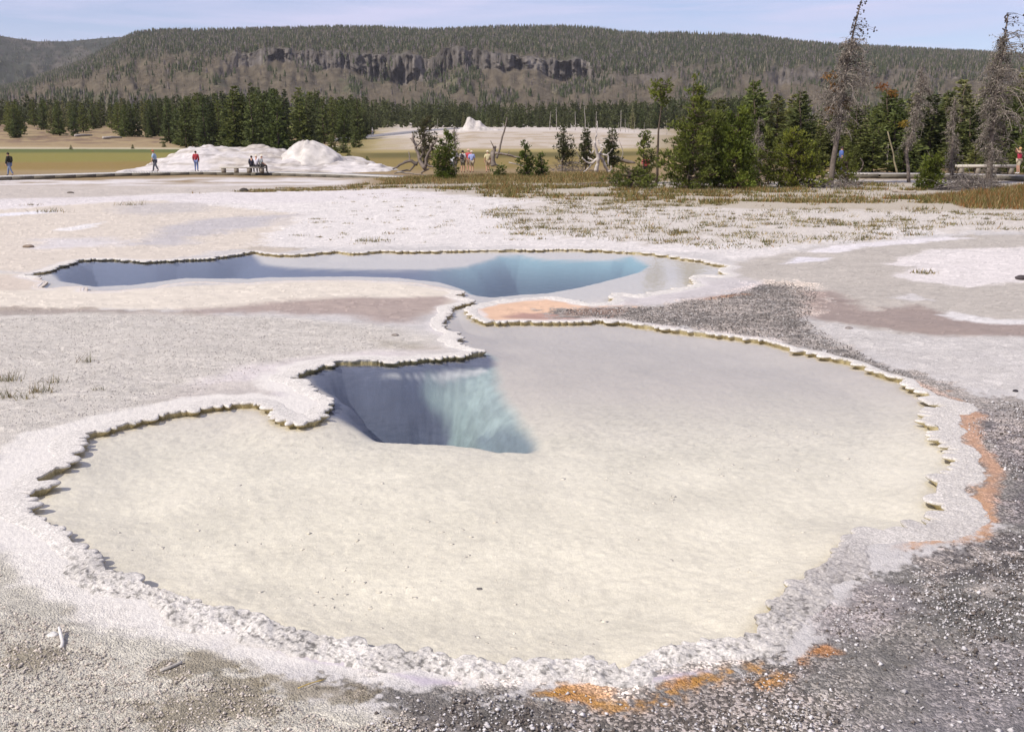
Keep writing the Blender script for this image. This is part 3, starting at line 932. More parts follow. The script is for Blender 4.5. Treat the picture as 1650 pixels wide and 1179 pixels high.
HX = np.concatenate([np.arange(-1300, -60, 10.0), np.arange(-60, 1720, 2.5), np.arange(1720, 2960, 10.0)])
def I(pts):
    return np.interp(HX, [p[0] for p in pts], [p[1] for p in pts])
RIDGE = I([(-1300, 175), (-120, 160), (0, 143), (60, 126), (130, 101), (180, 75), (215, 55), (250, 50), (300, 50), (380, 49), (470, 47), (540, 45), (620, 46), (690, 50), (740, 48), (800, 45), (900, 44), (960, 47), (1000, 53), (1040, 56), (1120, 55), (1220, 60), (1300, 70), (1400, 76), (1500, 82), (1590, 86), (1650, 89), (2000, 100), (2960, 120)])
YCT = I([(-1300, 180), (0, 158), (130, 122), (200, 96), (300, 92), (380, 88), (450, 80), (560, 85), (690, 93), (720, 77), (800, 84), (880, 94), (950, 100), (1050, 107), (1150, 110), (1250, 112), (1350, 112), (1550, 114), (1700, 118), (2960, 140)])
YCB = I([(-1300, 185), (0, 165), (130, 135), (200, 118), (300, 112), (380, 106), (450, 102), (560, 116), (650, 140), (700, 128), (740, 104), (800, 112), (860, 122), (950, 134), (1050, 128), (1150, 130), (1250, 134), (1350, 132), (1550, 133), (1700, 135), (2960, 155)])
wob_ = (fbm(HX * .03, HX * 0 + 3, 280, 4) - .5)
YCB = YCB + 22 * wob_
YCT = YCT + 9 * (fbm(HX * .05, HX * 0 + 9, 282, 4) - .5)
CLF = I([(-1300, 0), (350, 0), (395, .9), (560, 1), (650, 1), (690, .8), (715, .9), (800, 1), (940, 1), (985, .35), (1030, .45), (1060, .7), (1110, .3), (1230, .3), (1260, .8), (1340, .8), (1380, .4), (1500, .5), (1540, .8), (1600, .8), (1700, .3), (2960, 0)])

def build_hills():
    XX, UU, X, D, Z, yy = hill_mesh('hill', HX, RIDGE, YCT, YCB, CLF, 620, 1250, 1950, 192, 200)
    sh = XX.shape
    n1 = fbm(XX * .02, UU * 7, 210, 5) - .5
    n2 = fbm(XX * .12, UU * 26, 214, 4) - .5
    talus, forest, rock = C(114, 103, 84, .62), C(66, 70, 48, .66), C(112, 105, 98, .66)
    col = np.ones(sh + (3,)) * talus
    f = sstep(-.12, .12, UU - .56 + .22 * n1)[..., None]
    col = col * (1 - f) + f * forest
    g = (sstep(.02, .16, n1) * sstep(.5, .3, UU))[..., None] * .7
    col = col * (1 - g) + g * C(96, 98, 70, .66)
    cl = (np.asarray(CLF)[:, None] * sstep(.40, .43, UU) * sstep(.58, .54, UU))[..., None]
    streak = (.6 * fbm(XX * .30, UU * 4, 220, 4) + .4 * fbm(XX * .9, UU * 16, 223, 3) - .5)[..., None]
    col = col * (1 - cl) + cl * rock * np.clip(1 + 2.6 * streak, .35, 1.6)
    col = col * (1 + .7 * n2[..., None])
    mb = MB()
    nc, nr = sh
    i, k = np.meshgrid(np.arange(nc - 1), np.arange(nr - 1), indexing='ij')
    q = np.stack([i * nr + k, (i + 1) * nr + k, (i + 1) * nr + k + 1, i * nr + k + 1], -1).reshape(-1, 4)
    mb.add(np.stack([X, D, Z], -1).reshape(-1, 3), q, np.clip(col.reshape(-1, 3), .01, .8))
    # the plateau behind the ridge
    top = np.stack([X[:, -1], D[:, -1], Z[:, -1]], -1)
    back = top * np.array([1.5, 1.5, 1.0])
    a = np.arange(nc - 1)
    mb.add(np.vstack([top, back]), np.stack([a, a + 1, a + 1 + nc, a + nc], -1), C(74, 76, 58, .66))
    m = mat_attr('hillside', .95, .035, .30, 0, spec=.1, detail=8)
    o = mb.build('hills', m, smooth=False)
    tag(o, 'long flat-topped hill with a band of dark cliffs above talus', 'hill', kind='structure')
    # a farther dark ridge at the left
    hx2 = HX[HX < 700]
    r2 = np.interp(hx2, [-1300, -500, -200, 0, 30, 60, 110, 150, 190, 300, 700], [70, 45, 48, 58, 63, 67, 67, 63, 60, 62, 70])
    XX2, UU2, X2, D2, Z2, _ = hill_mesh('far', hx2, r2, r2 + 40, r2 + 70, r2 * 0, 2300, 2600, 3100, 192, 260)
    col2 = np.ones(XX2.shape + (3,)) * C(70, 72, 60, .66) * (1 + 1.0 * (fbm(XX2 * .04, UU2 * 12, 265, 5) - .5)[..., None])
    t = sstep(.03, .15, fbm(XX2 * .03, UU2 * 5, 270, 4) - .5)[..., None] * .6
    col2 = col2 * (1 - t) + t * C(112, 104, 92, .66)
    mb = MB()
    nc, nr = XX2.shape
    i, k = np.meshgrid(np.arange(nc - 1), np.arange(nr - 1), indexing='ij')
    q = np.stack([i * nr + k, (i + 1) * nr + k, (i + 1) * nr + k + 1, i * nr + k + 1], -1).reshape(-1, 4)
    mb.add(np.stack([X2, D2, Z2], -1).reshape(-1, 3), q, col2.reshape(-1, 3))
    o = mb.build('far_hills', m)
    tag(o, 'farther dark wooded hill behind the left end of the ridge', 'hill', kind='structure')
    # ---- the woods on them
    rng = np.random.default_rng(3)
    def pick(count, dens, XXg, UUg, Xg, Dg, Zg):
        nc, nr = XXg.shape
        ii = rng.uniform(0, nc - 1.001, count * 3)
        jj = rng.uniform(0, nr - 1.001, count * 3)
        i0, j0 = ii.astype(int), jj.astype(int)
        keep = rng.random(count * 3) < dens[i0, j0]
        i0, j0, ii, jj = i0[keep][:count], j0[keep][:count], ii[keep][:count], jj[keep][:count]
        a, b = (ii - i0), (jj - j0)
        def bl(A):
            return (A[i0, j0] * (1 - a) + A[i0 + 1, j0] * a) * (1 - b) + (A[i0, j0 + 1] * (1 - a) + A[i0 + 1, j0 + 1] * a) * b
        return np.stack([bl(Xg), bl(Dg), bl(Zg)], 1)
    infr = ((XX > -120) & (XX < 1780)).astype(float)
    n3 = 1.5 * (fbm(XX * .045, UU * 14, 230, 5) - .5)
    up = sstep(-.10, .10, UU - .58 + .2 * n1)
    dens = infr * np.clip(up * (.72 + 1.5 * n3) + (1 - up) * (.02 + .8 * sstep(.06, .24, n1 + .5 * n3)), 0, 1) * (1 - .9 * cl[..., 0])
    dens = dens * (1 + 1.2 * sstep(.93, 1, UU))
    pg = pick(46000, np.clip(dens, 0, 1), XX, UU, X, D, Z)
    dens2 = infr * np.clip(.35 + .5 * sstep(-.1, .2, n3) + .3 * (1 - up), 0, 1) * (1 - .8 * cl[..., 0])
    ps = pick(20000, dens2, XX, UU, X, D, Z)
    infr2 = ((XX2 > -120) & (XX2 < 330)).astype(float)
    pg2 = pick(3500, infr2 * .9, XX2, UU2, X2, D2, Z2)
    pg = np.vstack([pg, pg2])
    n = len(pg)
    hgt = rng.uniform(3.5, 8.0, n)
    rad = hgt * rng.uniform(.14, .27, n)
    ang = rng.uniform(0, 6.28, n)
    V, F, Cc = [], [], []
    for lv, (zb, zt, rr) in enumerate(((.04, .62, 1.0), (.40, 1.0, .68))):
        base = []
        for s in range(5):
            a = ang + s * 2 * math.pi / 5 + lv * .6
            base.append(np.stack([pg[:, 0] + rad * rr * np.cos(a), pg[:, 1] + rad * rr * np.sin(a), pg[:, 2] + hgt * zb], 1))
        ap = np.stack([pg[:, 0], pg[:, 1], pg[:, 2] + hgt * zt], 1)
        V.append(np.stack(base + [ap], 1))
    V = np.concatenate(V, 1)
    F = np.concatenate([np.array([[s + 6 * lv, (s + 1) % 5 + 6 * lv, 5 + 6 * lv] for s in range(5)]) for lv in (0, 1)])
    FF = (np.arange(n)[:, None, None] * 12 + F[None]).reshape(-1, 3)
    shade = rng.uniform(.6, 1.35, n)
    cc = C(70, 76, 50, .66)[None] * shade[:, None]
    yel = rng.random(n) < .18
    cc[yel] = C(108, 102, 84, .8) * shade[yel, None]
    pur = rng.random(n) < .22
    cc[pur] = C(98, 90, 86, .8) * shade[pur, None]
    mb = MB()
    mb.add(V.reshape(-1, 3), FF, np.repeat(cc, 12, 0))
    o = mb.build('hillside_woods', mat_attr('far_needles', .95, .4, .3, spec=.1))
    tag(o, 'distant conifers that cover the upper slopes of the hill', 'woods', kind='stuff')
    # burnt, bleached snags and fallen poles
    n = len(ps)
    hgt = rng.uniform(3, 8.5, n)
    fallen = rng.random(n) < .30
    tilt = np.where(fallen, rng.uniform(1.15, 1.5, n), np.abs(rng.normal(0, .10, n)))
    az = rng.uniform(0, 6.28, n)
    w = rng.uniform(.14, .30, n)
    tip = ps + np.stack([np.sin(tilt) * np.cos(az) * hgt, np.sin(tilt) * np.sin(az) * hgt * .4, np.cos(tilt) * hgt + .6], 1)
    V = []
    for s in range(3):
        a = s * 2.094
        V.append(ps + np.stack([np.cos(a) * w, np.sin(a) * w, np.where(fallen, np.cos(a + .8) * w + .5, -.5)], 1))
    V = np.stack(V + [tip], 1)
    F = np.array([[0, 1, 3], [1, 2, 3], [2, 0, 3]])
    FF = (np.arange(n)[:, None, None] * 4 + F[None]).reshape(-1, 3)
    cc = C(142, 128, 108, .7)[None] * rng.uniform(.6, 1.15, n)[:, None]
    mb = MB()
    mb.add(V.reshape(-1, 3), FF, np.repeat(cc, 4, 0))
    o = mb.build('burnt_snags', mat_attr('bleached_wood', .9, .3, .2))
    tag(o, 'bleached dead poles standing and lying all over the hillside', 'snags', kind='stuff')

# ------------------------------------------------------------------ foliage builders
def needle_tufts(mb, P, D, size, col, blades, rng, width=.16, spread=.8):
    """P points, D unit directions; each tuft a spray of thin tapered blades"""
    n = len(P)
    if n == 0:
        return
    size = np.broadcast_to(size, (n,))
    for b in range(blades):
        d = D + rng.normal(0, spread, (n, 3)) * .6
        d[:, 2] += .12
        d /= np.linalg.norm(d, axis=1)[:, None]
        side = np.cross(d, rng.normal(0, 1, (n, 3)))
        side /= np.linalg.norm(side, axis=1)[:, None] + 1e-9
        L_ = size * rng.uniform(.65, 1.2, n)
        wv = side * (L_ * width)[:, None]
        a = P - wv * .35
        c = P + wv * .35
        mid = P + d * (L_ * .55)[:, None]
        tip = P + d * L_[:, None]
        V = np.stack([a, c, mid + wv * .6, tip, mid - wv * .6], 1)
        F = (np.arange(n)[:, None, None] * 5 + np.array([[0, 1, 2], [0, 2, 4], [4, 2, 3]])[None]).reshape(-1, 3)
        cb = col * rng.uniform(.75, 1.25, (n, 1))
        mb.add(V.reshape(-1, 3), F, np.repeat(cb, 5, 0))

BARK, GREYWOOD, PALEWOOD = C(98, 84, 72, .8), C(138, 126, 118, .8), C(186, 176, 166, .8)
M = {}
def materials():
    M['bark'] = mat_attr('rough_bark', .9, 6, .35, .5, 30)
    M['dead'] = mat_attr('weathered_wood', .85, 5, .3, .4, 40)
    M['needles'] = mat_attr('pine_needles', .7, 1.1, .45, spec=.3, transl=.28)
    M['fneedles'] = mat_attr('forest_needles', .8, .5, .40, spec=.2, transl=.36, objvar=.25)
    M['twig'] = mat_attr('dead_twigs', .9, 3, .35)
    M['plank'] = mat_attr('weathered_planks', .85, 3, .15, .25, 60)
    M['sinter'] = mat_attr('geyser_sinter', .92, 1.6, .16, .6, 9)
    M['cloth'] = mat_attr('woven_cloth', .9, 20, .12)
    M['skin'] = mat_attr('skin', .6, 14, .06)
    M['stone'] = mat_attr('small_stone', .9, 20, .3, .4, 60)
    M['grass'] = mat_attr('grass_blades', .85, 4, .3, transl=.3)
    M['asphalt'] = mat_attr('asphalt', .9, 3, .15)

def forest_tree_mesh(seed, slim=1.0, sparse=0.0, col=(66, 72, 40)):
    """unit-height conifer: (trunk mesh, crown mesh)"""
    rng = np.random.default_rng(seed)
    t = MB()
    z = np.linspace(0, 1, 7)
    wob = rng.normal(0, .006, (7, 2)).cumsum(0)
    pts = np.stack([wob[:, 0], wob[:, 1], z], 1)
    t.tube(pts, .014 * (1 - .93 * z) + .001, 5, BARK * rng.uniform(.8, 1.3))
    c = MB()
    base = rng.uniform(.015, .06) if sparse < .4 else .15
    nwh = 30
    P, D, S = [], [], []
    for k in range(nwh):
        h = base + (1 - base) * (k + rng.random() * .8) / nwh
        rel = (h - base) / (1 - base)
        rmax = slim * (.155 * (1 - rel) ** .75 * (1 if rel > .12 else .75 + 2 * rel) + .008)
        nb = 7 if rel < .8 else 5
        for b in range(nb):
            if rng.random() < sparse:
                continue
            a = rng.uniform(0, 2 * math.pi)
            R_ = rmax * rng.uniform(.45, 1.25)
            droop = rng.uniform(-.25, .25) - .15 * (1 - rel)
            for s in (.3, .55, .8, 1.0):
                if R_ * s < .004:
                    continue
                P.append([math.cos(a) * R_ * s, math.sin(a) * R_ * s, h + droop * R_ * s + .02 * s * s])
                D.append([math.cos(a + rng.normal(0, .5)), math.sin(a + rng.normal(0, .5)), rng.uniform(-.3, .5)])
                S.append(.024 + .035 * (1 - rel) * rng.uniform(.6, 1.2))
    P, D, S = np.array(P), np.array(D), np.array(S)
    colr = C(*col, 1.35)[None] * rng.uniform(.6, 1.4, (len(P), 1))
    needle_tufts(c, P, D, S, colr, 3, rng, .42, .7)
    return t.mesh('trunk'), c.mesh('crown')

FOREST = []
def build_forest_kinds():
    for s, (slim, sp, col) in enumerate([(1, 0, (92, 98, 58)), (.85, .05, (86, 94, 58)), (1.15, 0, (102, 106, 58)), (.75, .1, (94, 98, 66)), (1.0, .15, (110, 110, 64)), (1.25, .05, (90, 98, 54)), (.7, .45, (124, 116, 92)), (.9, .3, (112, 110, 76))]):
        FOREST.append(forest_tree_mesh(100 + s, slim, sp, col))
def place_tree(kind, x, y, z, h, wide, rz, label, group, name='conifer_tree'):
    tm, cm = FOREST[kind]
    r = empty(name, (x, y, z), rz)
    r.scale = (h * wide, h * wide, h)
    for nm, me, mt in (('trunk', tm, 'bark'), ('crown', cm, 'fneedles')):
        if not me.materials:
            me.materials.append(M[mt])
        o = bpy.data.objects.new(nm, me)
        COL.objects.link(o)
        o.parent = r
    tag(r, label, 'tree', group)
    return r

def build_forests():
    rng = np.random.default_rng(12)
    # dark wood behind the white mound: the trees along its edge and the ranks behind
    def top_c(p):
        return np.interp(p, [225, 262, 300, 345, 400, 470, 520, 545, 600, 640], [170, 158, 150, 143, 139, 141, 146, 152, 160, 168])
    cand = []
    for k in range(92):
        row = rng.random()
        p = rng.uniform(235, 600)
        dmin = np.interp(p, [235, 300, 420, 500, 560, 600], [255, 190, 165, 165, 215, 260])
        d = dmin + (row ** 1.2) * 95
        tp = top_c(p) + rng.normal(3, 5) + (1 - row) * rng.uniform(0, 22)
        cand.append((p, d, tp))
    for p, d, tp in sorted(cand, key=lambda c: -c[1]):
        x, z = XAT(p, d), T1(XAT(p, d), d)
        h = max(4.0, AT(p, tp, d)[2] - z)
        place_tree(int(rng.choice([0, 1, 2, 5, 3, 0, 1])), x, d, z - .2, h, rng.uniform(1.1, 1.5), rng.uniform(0, 6.28), 'tall dark conifer in the dense wood behind the white geyser mound', 'conifers of the dense wood behind the white mound')
    # left wood across the meadow
    for k in range(48):
        p = rng.uniform(-60, 262)
        d = rng.uniform(255, 350) if p > 60 else rng.uniform(235, 350)
        tp = 162 + rng.normal(0, 4) + (350 - d) * .06
        x = XAT(p, d)
        z = T1(x, d)
        h = AT(p, tp, d)[2] - z
        place_tree(int(rng.choice([0, 1, 2, 4, 5, 7])), x, d, z - .2, h, rng.uniform(1.0, 1.5), rng.uniform(0, 6.28), 'dark conifer in the open wood on the rise beyond the left meadow', 'conifers on the rise beyond the left meadow')
    # far band behind the old cone
    for k in range(58):
        p = rng.uniform(560, 1190)
        d = rng.uniform(315, 400)
        tp = np.interp(p, [560, 640, 760, 900, 1000, 1100, 1190], [164, 168, 174, 172, 166, 160, 156]) + rng.normal(2, 4)
        x = XAT(p, d)
        z = T1(x, d)
        h = AT(p, tp, d)[2] - z
        place_tree(int(rng.choice([0, 1, 3, 3, 1, 7])), x, d, z - .2, h, rng.uniform(.75, 1.05), rng.uniform(0, 6.28), 'slim conifer in the distant dark row behind the white cone', 'slim conifers in the distant row behind the cone')
    # ranks that read as one mass behind all three
    mb_t = MB()
    P, Dd, S, Cl = [], [], [], []
    n = 900
    for k in range(n):
        p = rng.uniform(-200, 1260) if k < 600 else rng.uniform(540, 1200)
        d = rng.uniform(350, 520)
        x = XAT(p, d)
        z = T1(x, d)
        tp = np.interp(p, [-200, 0, 250, 330, 540, 650, 900, 1200], [158, 160, 160, 152, 158, 167, 170, 158]) + rng.normal(2, 4)
        h = max(5, AT(p, tp, d)[2] - z)
        m_ = 55
        rel = rng.random(m_) ** .8
        a = rng.uniform(0, 6.28, m_)
        r = h * .15 * (1 - rel) ** .8 * rng.uniform(.3, 1.1, m_) + .1
        P.append(np.stack([x + r * np.cos(a), d + r * np.sin(a), z + h * rel], 1))
        Dd.append(np.stack([np.cos(a), np.sin(a), np.full(m_, .1)], 1))
        S.append(np.full(m_, h * .13) * (1.15 - rel * .7))
        Cl.append(np.tile(C(88, 92, 60, 1.15) * rng.uniform(.7, 1.3), (m_, 1)))
    needle_tufts(mb_t, np.concatenate(P), np.concatenate(Dd), np.concatenate(S), np.concatenate(Cl), 3, rng, .5, .8)
    tag(mb_t.build('distant_woods', M['fneedles']), 'unbroken ranks of conifers at the foot of the hill', 'woods', kind='stuff')
    # background trees at the right, closer
    tops = [(1120, 175), (1160, 160), (1215, 128), (1250, 152), (1290, 145), (1330, 165), (1380, 168), (1430, 142), (1470, 150), (1500, 150), (1545, 128), (1580, 140), (1650, 105), (1760, 90)]
    for k in range(84):
        p = rng.uniform(1120, 1690)
        d = rng.uniform(80, 135)
        if k < len(tops):
            p, tp, d = tops[k][0], tops[k][1], rng.uniform(84, 105)
        else:
            tp = np.interp(p, [t[0] for t in tops], [t[1] for t in tops]) + rng.uniform(2, 55)
        x = XAT(p, d)
        z = T1(x, d)
        h = AT(p, tp, d)[2] - z
        place_tree(int(rng.choice([0, 2, 4, 5, 7, 2])), x, d, z - .1, h, rng.uniform(1.6, 2.4), rng.uniform(0, 6.28), 'bushy green conifer in the grove behind the right boardwalk', 'conifers of the grove behind the right boardwalk')
    for k in range(22):
        p = rng.uniform(1190, 1680)
        d = rng.uniform(70, 82)
        x = XAT(p, d)
        place_tree(int(rng.choice([2, 4, 5, 7])), x, d, T1(x, d) - .1, rng.uniform(1.6, 3.6), rng.uniform(1.8, 2.8), rng.uniform(0, 6.28), 'low young conifer filling the foot of the grove behind the right boardwalk', 'low young conifers at the foot of the right grove')
    # pale bare snags before the far row
    tm = MB()
    z = np.linspace(0, 1, 6)
    tm.tube(np.stack([.01 * np.sin(5 * z), .008 * np.cos(7 * z), z], 1), .014 * (1 - .7 * z), 5, PALEWOOD)
    for k in range(9):
        h_ = .35 + .07 * k
        a = k * 2.4
        tm.tube([[0, 0, h_], [.05 * math.cos(a), .05 * math.sin(a), h_ - .012]], [.004, .002], 3, PALEWOOD)
    sm = tm.mesh('bare_snag')
    sm.materials.append(M['dead'])
    for p, tp, d in [(886, 178, 262), (897, 172, 262), (927, 178, 258), (943, 170, 255), (948, 196, 255), (960, 178, 252), (997, 196, 250), (1008, 190, 250), (1013, 198, 246), (1022, 195, 248), (1038, 196, 246), (1075, 192, 240), (705, 190, 300), (1000, 176, 262)]:
        x = XAT(p, d)
        zz = T1(x, d)
        o = bpy.data.objects.new('bare_snag', sm)
        COL.objects.link(o)
        h = AT(p, tp, d)[2] - zz
        o.location = (x, d, zz - .2)
        o.scale = (h * 1.3, h * 1.3, h)
        o.rotation_euler = (random.uniform(-.04, .04), random.uniform(-.05, .05), random.uniform(0, 6))
        tag(o, 'pale bare standing trunk in front of the distant slim conifers', 'dead tree', 'pale bare trunks before the distant conifers')
    # small conifers on the meadow edge, each its own
    for p, yb, tp, d, k, wd, lab in [
        (534, 244, 214, 150, 2, 1.7, 'small round conifer just right of the white cone'),
        (553, 243, 217, 152, 5, 1.8, 'squat small conifer second right of the white cone'),
        (573, 236, 204, 178, 0, 1.9, 'small dark conifer standing alone at the meadow edge below the road'),
        (560, 263, 246, 108, 5, 2.6, 'low dark bush on the right shoulder of the white mound'),
        (590, 270, 252, 104, 2, 2.2, 'low green bush at the right foot of the white mound')]:
        x = XAT(p, d)
        z = AT(p, yb, d)[2]
        z = min(z, T1(x, d)) - .1
        place_tree(k, x, d, z, AT(p, tp, d)[2] - z, wd, 1.3, lab, None, 'small_conifer')
    # dark shrubs and stumps on the left rise
    for i, (p, yb, hh, d, lab) in enumerate([(111, 240, 7, 180, 'lone dark shrub at the near edge of the pale creek line'), (211, 238, 7, 186, 'tiny dark conifer by the creek line below the wood'), (262, 236, 9, 196, 'small dark conifer at the left end of the dense wood')]):
        x = XAT(p, d)
        z = T1(x, d)
        place_tree(5, x, d, z - .1, hh * d / FPX * 1.1, 2.0, i, lab, None, 'meadow_shrub')
    for i, (p0, y0, p1, y1, lab) in enumerate([(196, 206, 213, 212, 'bleached fallen log lying on the slope below the left wood'), (120, 211, 148, 213, 'grey fallen log among brush at the foot of the left wood'), (166, 221, 196, 220, 'long pale fallen log low on the left rise')]):
        d = 265 - 12 * i
        a, b = AT(p0, y0, d), AT(p1, y1, d + 6)
        for q in (a, b):
            q[2] = T1(q[0], q[1]) + .25
        mb = MB()
        mb.tube([a, (a + b) / 2 + [0, 0, .1], b], [.34, .28, .16], 6, PALEWOOD)
        tag(mb.build('fallen_log', M['dead']), lab, 'log')

# ------------------------------------------------------------------ geyser mound with its cone, and the far old cone
def build_mounds():
    px = np.array([165, 200, 250, 300, 340, 372, 400, 440, 470, 520, 560, 600, 640, 660])
    py = np.array([283, 272, 257, 241, 234.5, 236, 236.5, 238, 246, 248, 254, 266, 277, 284])
    d0 = 95.0
    xs = np.linspace(XAT(160, d0), XAT(668, d0), 210)
    ys = np.linspace(81, d0 + 13, 110)
    X, Y = np.meshgrid(xs, ys, indexing='ij')
    top = np.array([AT(a, b, d0)[2] for a, b in zip(px, py)])
    xw = np.array([XAT(a, d0) for a in px])
    pm = CX + FPX * X / (d0 * cp)                      # the crest swings nearer at both tails
    dc = np.interp(pm, [150, 200, 250, 330, 540, 600, 670], [84.5, 86.5, 91, 95, 95, 90, 84])
    hx = np.interp(X, xw, np.array([AT(a_, b_, np.interp(a_, [150, 200, 250, 330, 540, 600, 670], [84.5, 86.5, 91, 95, 95, 90, 84]))[2] for a_, b_ in zip(px, py)])) + .62
    X = X * dc / d0
    t = np.where(Y < dc, (Y - dc) / np.clip(dc - 85.0, 1.6, 11.0), (Y - dc) / 13.0)
    prof = np.clip(1 - np.abs(t) ** 1.7, 0, 1)
    n = fbm(X * .35, Y * .35, 300, 5) - .5
    n2 = fbm(X * 1.3, Y * 1.3, 304, 4) - .5
    Z = -.75 + np.maximum(hx, 0) * prof * (1 + .25 * n) + .5 * n * prof + .44 * n2 * prof
    # terraces
    Z = Z + .05 * np.sin(Z * 16 + 6 * n) * prof
    light = C(214, 206, 200, .80)
    col = np.ones(X.shape + (3,)) * light * (1 + .22 * n2[..., None])
    stain = sstep(.03, .16, fbm(X * .25, Y * .8, 310, 4) - .5)[..., None] * .6
    col = col * (1 - stain) + stain * C(182, 170, 152)
    crack = (sstep(.62, .70, fbm(X * .9, Z * 5 + Y * .2, 313, 4)))[..., None] * .45
    col = col * (1 - crack) + crack * C(128, 116, 104)
    mb = MB()
    nx, ny = X.shape
    i, k = np.meshgrid(np.arange(nx - 1), np.arange(ny - 1), indexing='ij')
    q = np.stack([i * ny + k, (i + 1) * ny + k, (i + 1) * ny + k + 1, i * ny + k + 1], -1).reshape(-1, 4)
    mb.add(np.stack([X, Y, Z], -1).reshape(-1, 3), q, np.clip(col.reshape(-1, 3), 0, .85))
    root = mb.build('geyser_mound', M['sinter'], smooth=True)
    tag(root, 'broad white geyser mound with a rounded cone, behind the left boardwalk', 'geyser mound')
    # cone: a part of the mound
    cpx, cpy = [452, 462, 472, 482, 490, 500, 508, 520, 532, 545], [246, 238, 229.5, 227.5, 227, 228.5, 231.5, 239, 247, 252]
    d1 = 92.5
    cx = XAT(490, d1)
    nu, nv = 64, 26
    U, Vv = np.meshgrid(np.arange(nu) / nu * 2 * math.pi, np.linspace(0, 1, nv), indexing='ij')
    zt = AT(490, 227, d1)[2]
    zb = AT(490, 264, d1)[2]
    rl, rr = cx - XAT(438, d1), XAT(562, d1) - cx
    side = np.where(np.cos(U) < 0, rl, rr)
    rad = side * (0.16 + .84 * Vv ** 1.15)
    zz = zt - (zt - zb) * Vv ** 1.55
    nn = fbm(U * 3 / 6.28 * 6, Vv * 5, 320, 4) - .5
    # seamless round the cone
    nn = fbm(np.cos(U) * 2.2 + 5, np.sin(U) * 2.2 + Vv * 4, 322, 5) - .5
    n4 = fbm(np.cos(U) * 7 + 5, np.sin(U) * 7 + Vv * 11, 324, 4) - .5
    rad = rad * (1 + .25 * nn + .14 * n4)
    zz = zz + .2 * nn + .12 * n4
    Xc, Yc = cx + rad * np.cos(U), d1 + rad * np.sin(U) * .9
    ccol = np.ones(U.shape + (3,)) * C(214, 206, 197) * (1 + .5 * nn[..., None] + .4 * n4[..., None])
    mb = MB()
    i, k = np.meshgrid(np.arange(nu), np.arange(nv - 1), indexing='ij')
    i2 = (i + 1) % nu
    mb.add(np.stack([Xc, Yc, zz], -1).reshape(-1, 3), np.stack([i * nv + k, i * nv + k + 1, i2 * nv + k + 1, i2 * nv + k], -1).reshape(-1, 4), np.clip(ccol.reshape(-1, 3), 0, .85))
    ring = mb.n
    mb.add(np.vstack([np.stack([Xc[:, 0], Yc[:, 0], zz[:, 0]], -1), [[cx, d1, zt - .15]]]), [[a, (a + 1) % nu, nu] for a in range(nu)], C(170, 158, 148))
    mb.build('cone', M['sinter'], root, smooth=True)
    # the far ruined cone on the white rise
    d2 = 248.0
    prof = [(726, 214), (738, 209), (746, 205), (750, 198), (753, 190), (758, 190), (763, 194), (767, 197), (770, 195), (774, 194.5), (778, 200), (786, 206), (797, 208), (812, 210), (822, 214)]
    xs = np.linspace(XAT(722, d2), XAT(826, d2), 120)
    zs = np.interp(xs, [XAT(a, d2) for a, _ in prof], [AT(a, b, d2)[2] for a, b in prof])
    ys = np.linspace(-4.5, 4.5, 40)
    X, Yy = np.meshgrid(xs, ys, indexing='ij')
    zb = T(xs, np.full_like(xs, d2))[:, None] - .4
    n = fbm(X * .9, Yy * .9, 330, 4) - .5
    pr = np.clip(1 - (np.abs(Yy) / 4.5) ** 1.5, 0, 1)
    Z = zb + np.maximum(zs[:, None] - zb, .1) * pr * (1 + .3 * n)
    Z = Z + .5 * n * pr
    cc = np.ones(X.shape + (3,)) * C(206, 197, 188, .8) * (1 + .7 * (fbm(X * 1.6, Z * 1.6, 333, 3) - .5))[..., None]
    mb = MB()
    nx, ny = X.shape
    i, k = np.meshgrid(np.arange(nx - 1), np.arange(ny - 1), indexing='ij')
    mb.add(np.stack([X, Yy + d2, Z], -1).reshape(-1, 3), np.stack([i * ny + k, (i + 1) * ny + k, (i + 1) * ny + k + 1, i * ny + k + 1], -1).reshape(-1, 4), np.clip(cc.reshape(-1, 3), 0, .85))
    tag(mb.build('geyser_cone', M['sinter']), 'small ruined white geyser cone crowning the distant pale rise', 'geyser cone')

# ------------------------------------------------------------------ road, boardwalks, benches
def build_road():
    pts = [(500, 225.5, 225), (560, 220, 240), (620, 215, 256), (680, 211, 272), (740, 208.5, 285)]
    c = np.array([[XAT(p, d), d, 0] for p, y, d in pts])
    mb = MB()
    n = 40
    u = np.linspace(0, 1, n)
    cx = np.interp(u, np.linspace(0, 1, len(c)), c[:, 0])
    cy = np.interp(u, np.linspace(0, 1, len(c)), c[:, 1])
    t = np.stack([np.gradient(cx), np.gradient(cy)], 1)
    t /= np.linalg.norm(t, axis=1)[:, None]
    nn = np.stack([-t[:, 1], t[:, 0]], 1)
    V = []
    for s, dz in ((-2.6, -.3), (-2.2, .30), (2.2, .30), (2.6, -.3)):
        x, y = cx + nn[:, 0] * s, cy + nn[:, 1] * s
        V.append(np.stack([x, y, T(cx, cy) + dz], 1))
    V = np.stack(V, 1).reshape(-1, 3)
    i, k = np.meshgrid(np.arange(n - 1), np.arange(3), indexing='ij')
    mb.add(V, np.stack([i * 4 + k, (i + 1) * 4 + k, (i + 1) * 4 + k + 1, i * 4 + k + 1], -1).reshape(-1, 4), C(150, 146, 146))
    tag(mb.build('road', M['asphalt']), 'grey paved road along the foot of the dense wood', 'road', kind='structure')

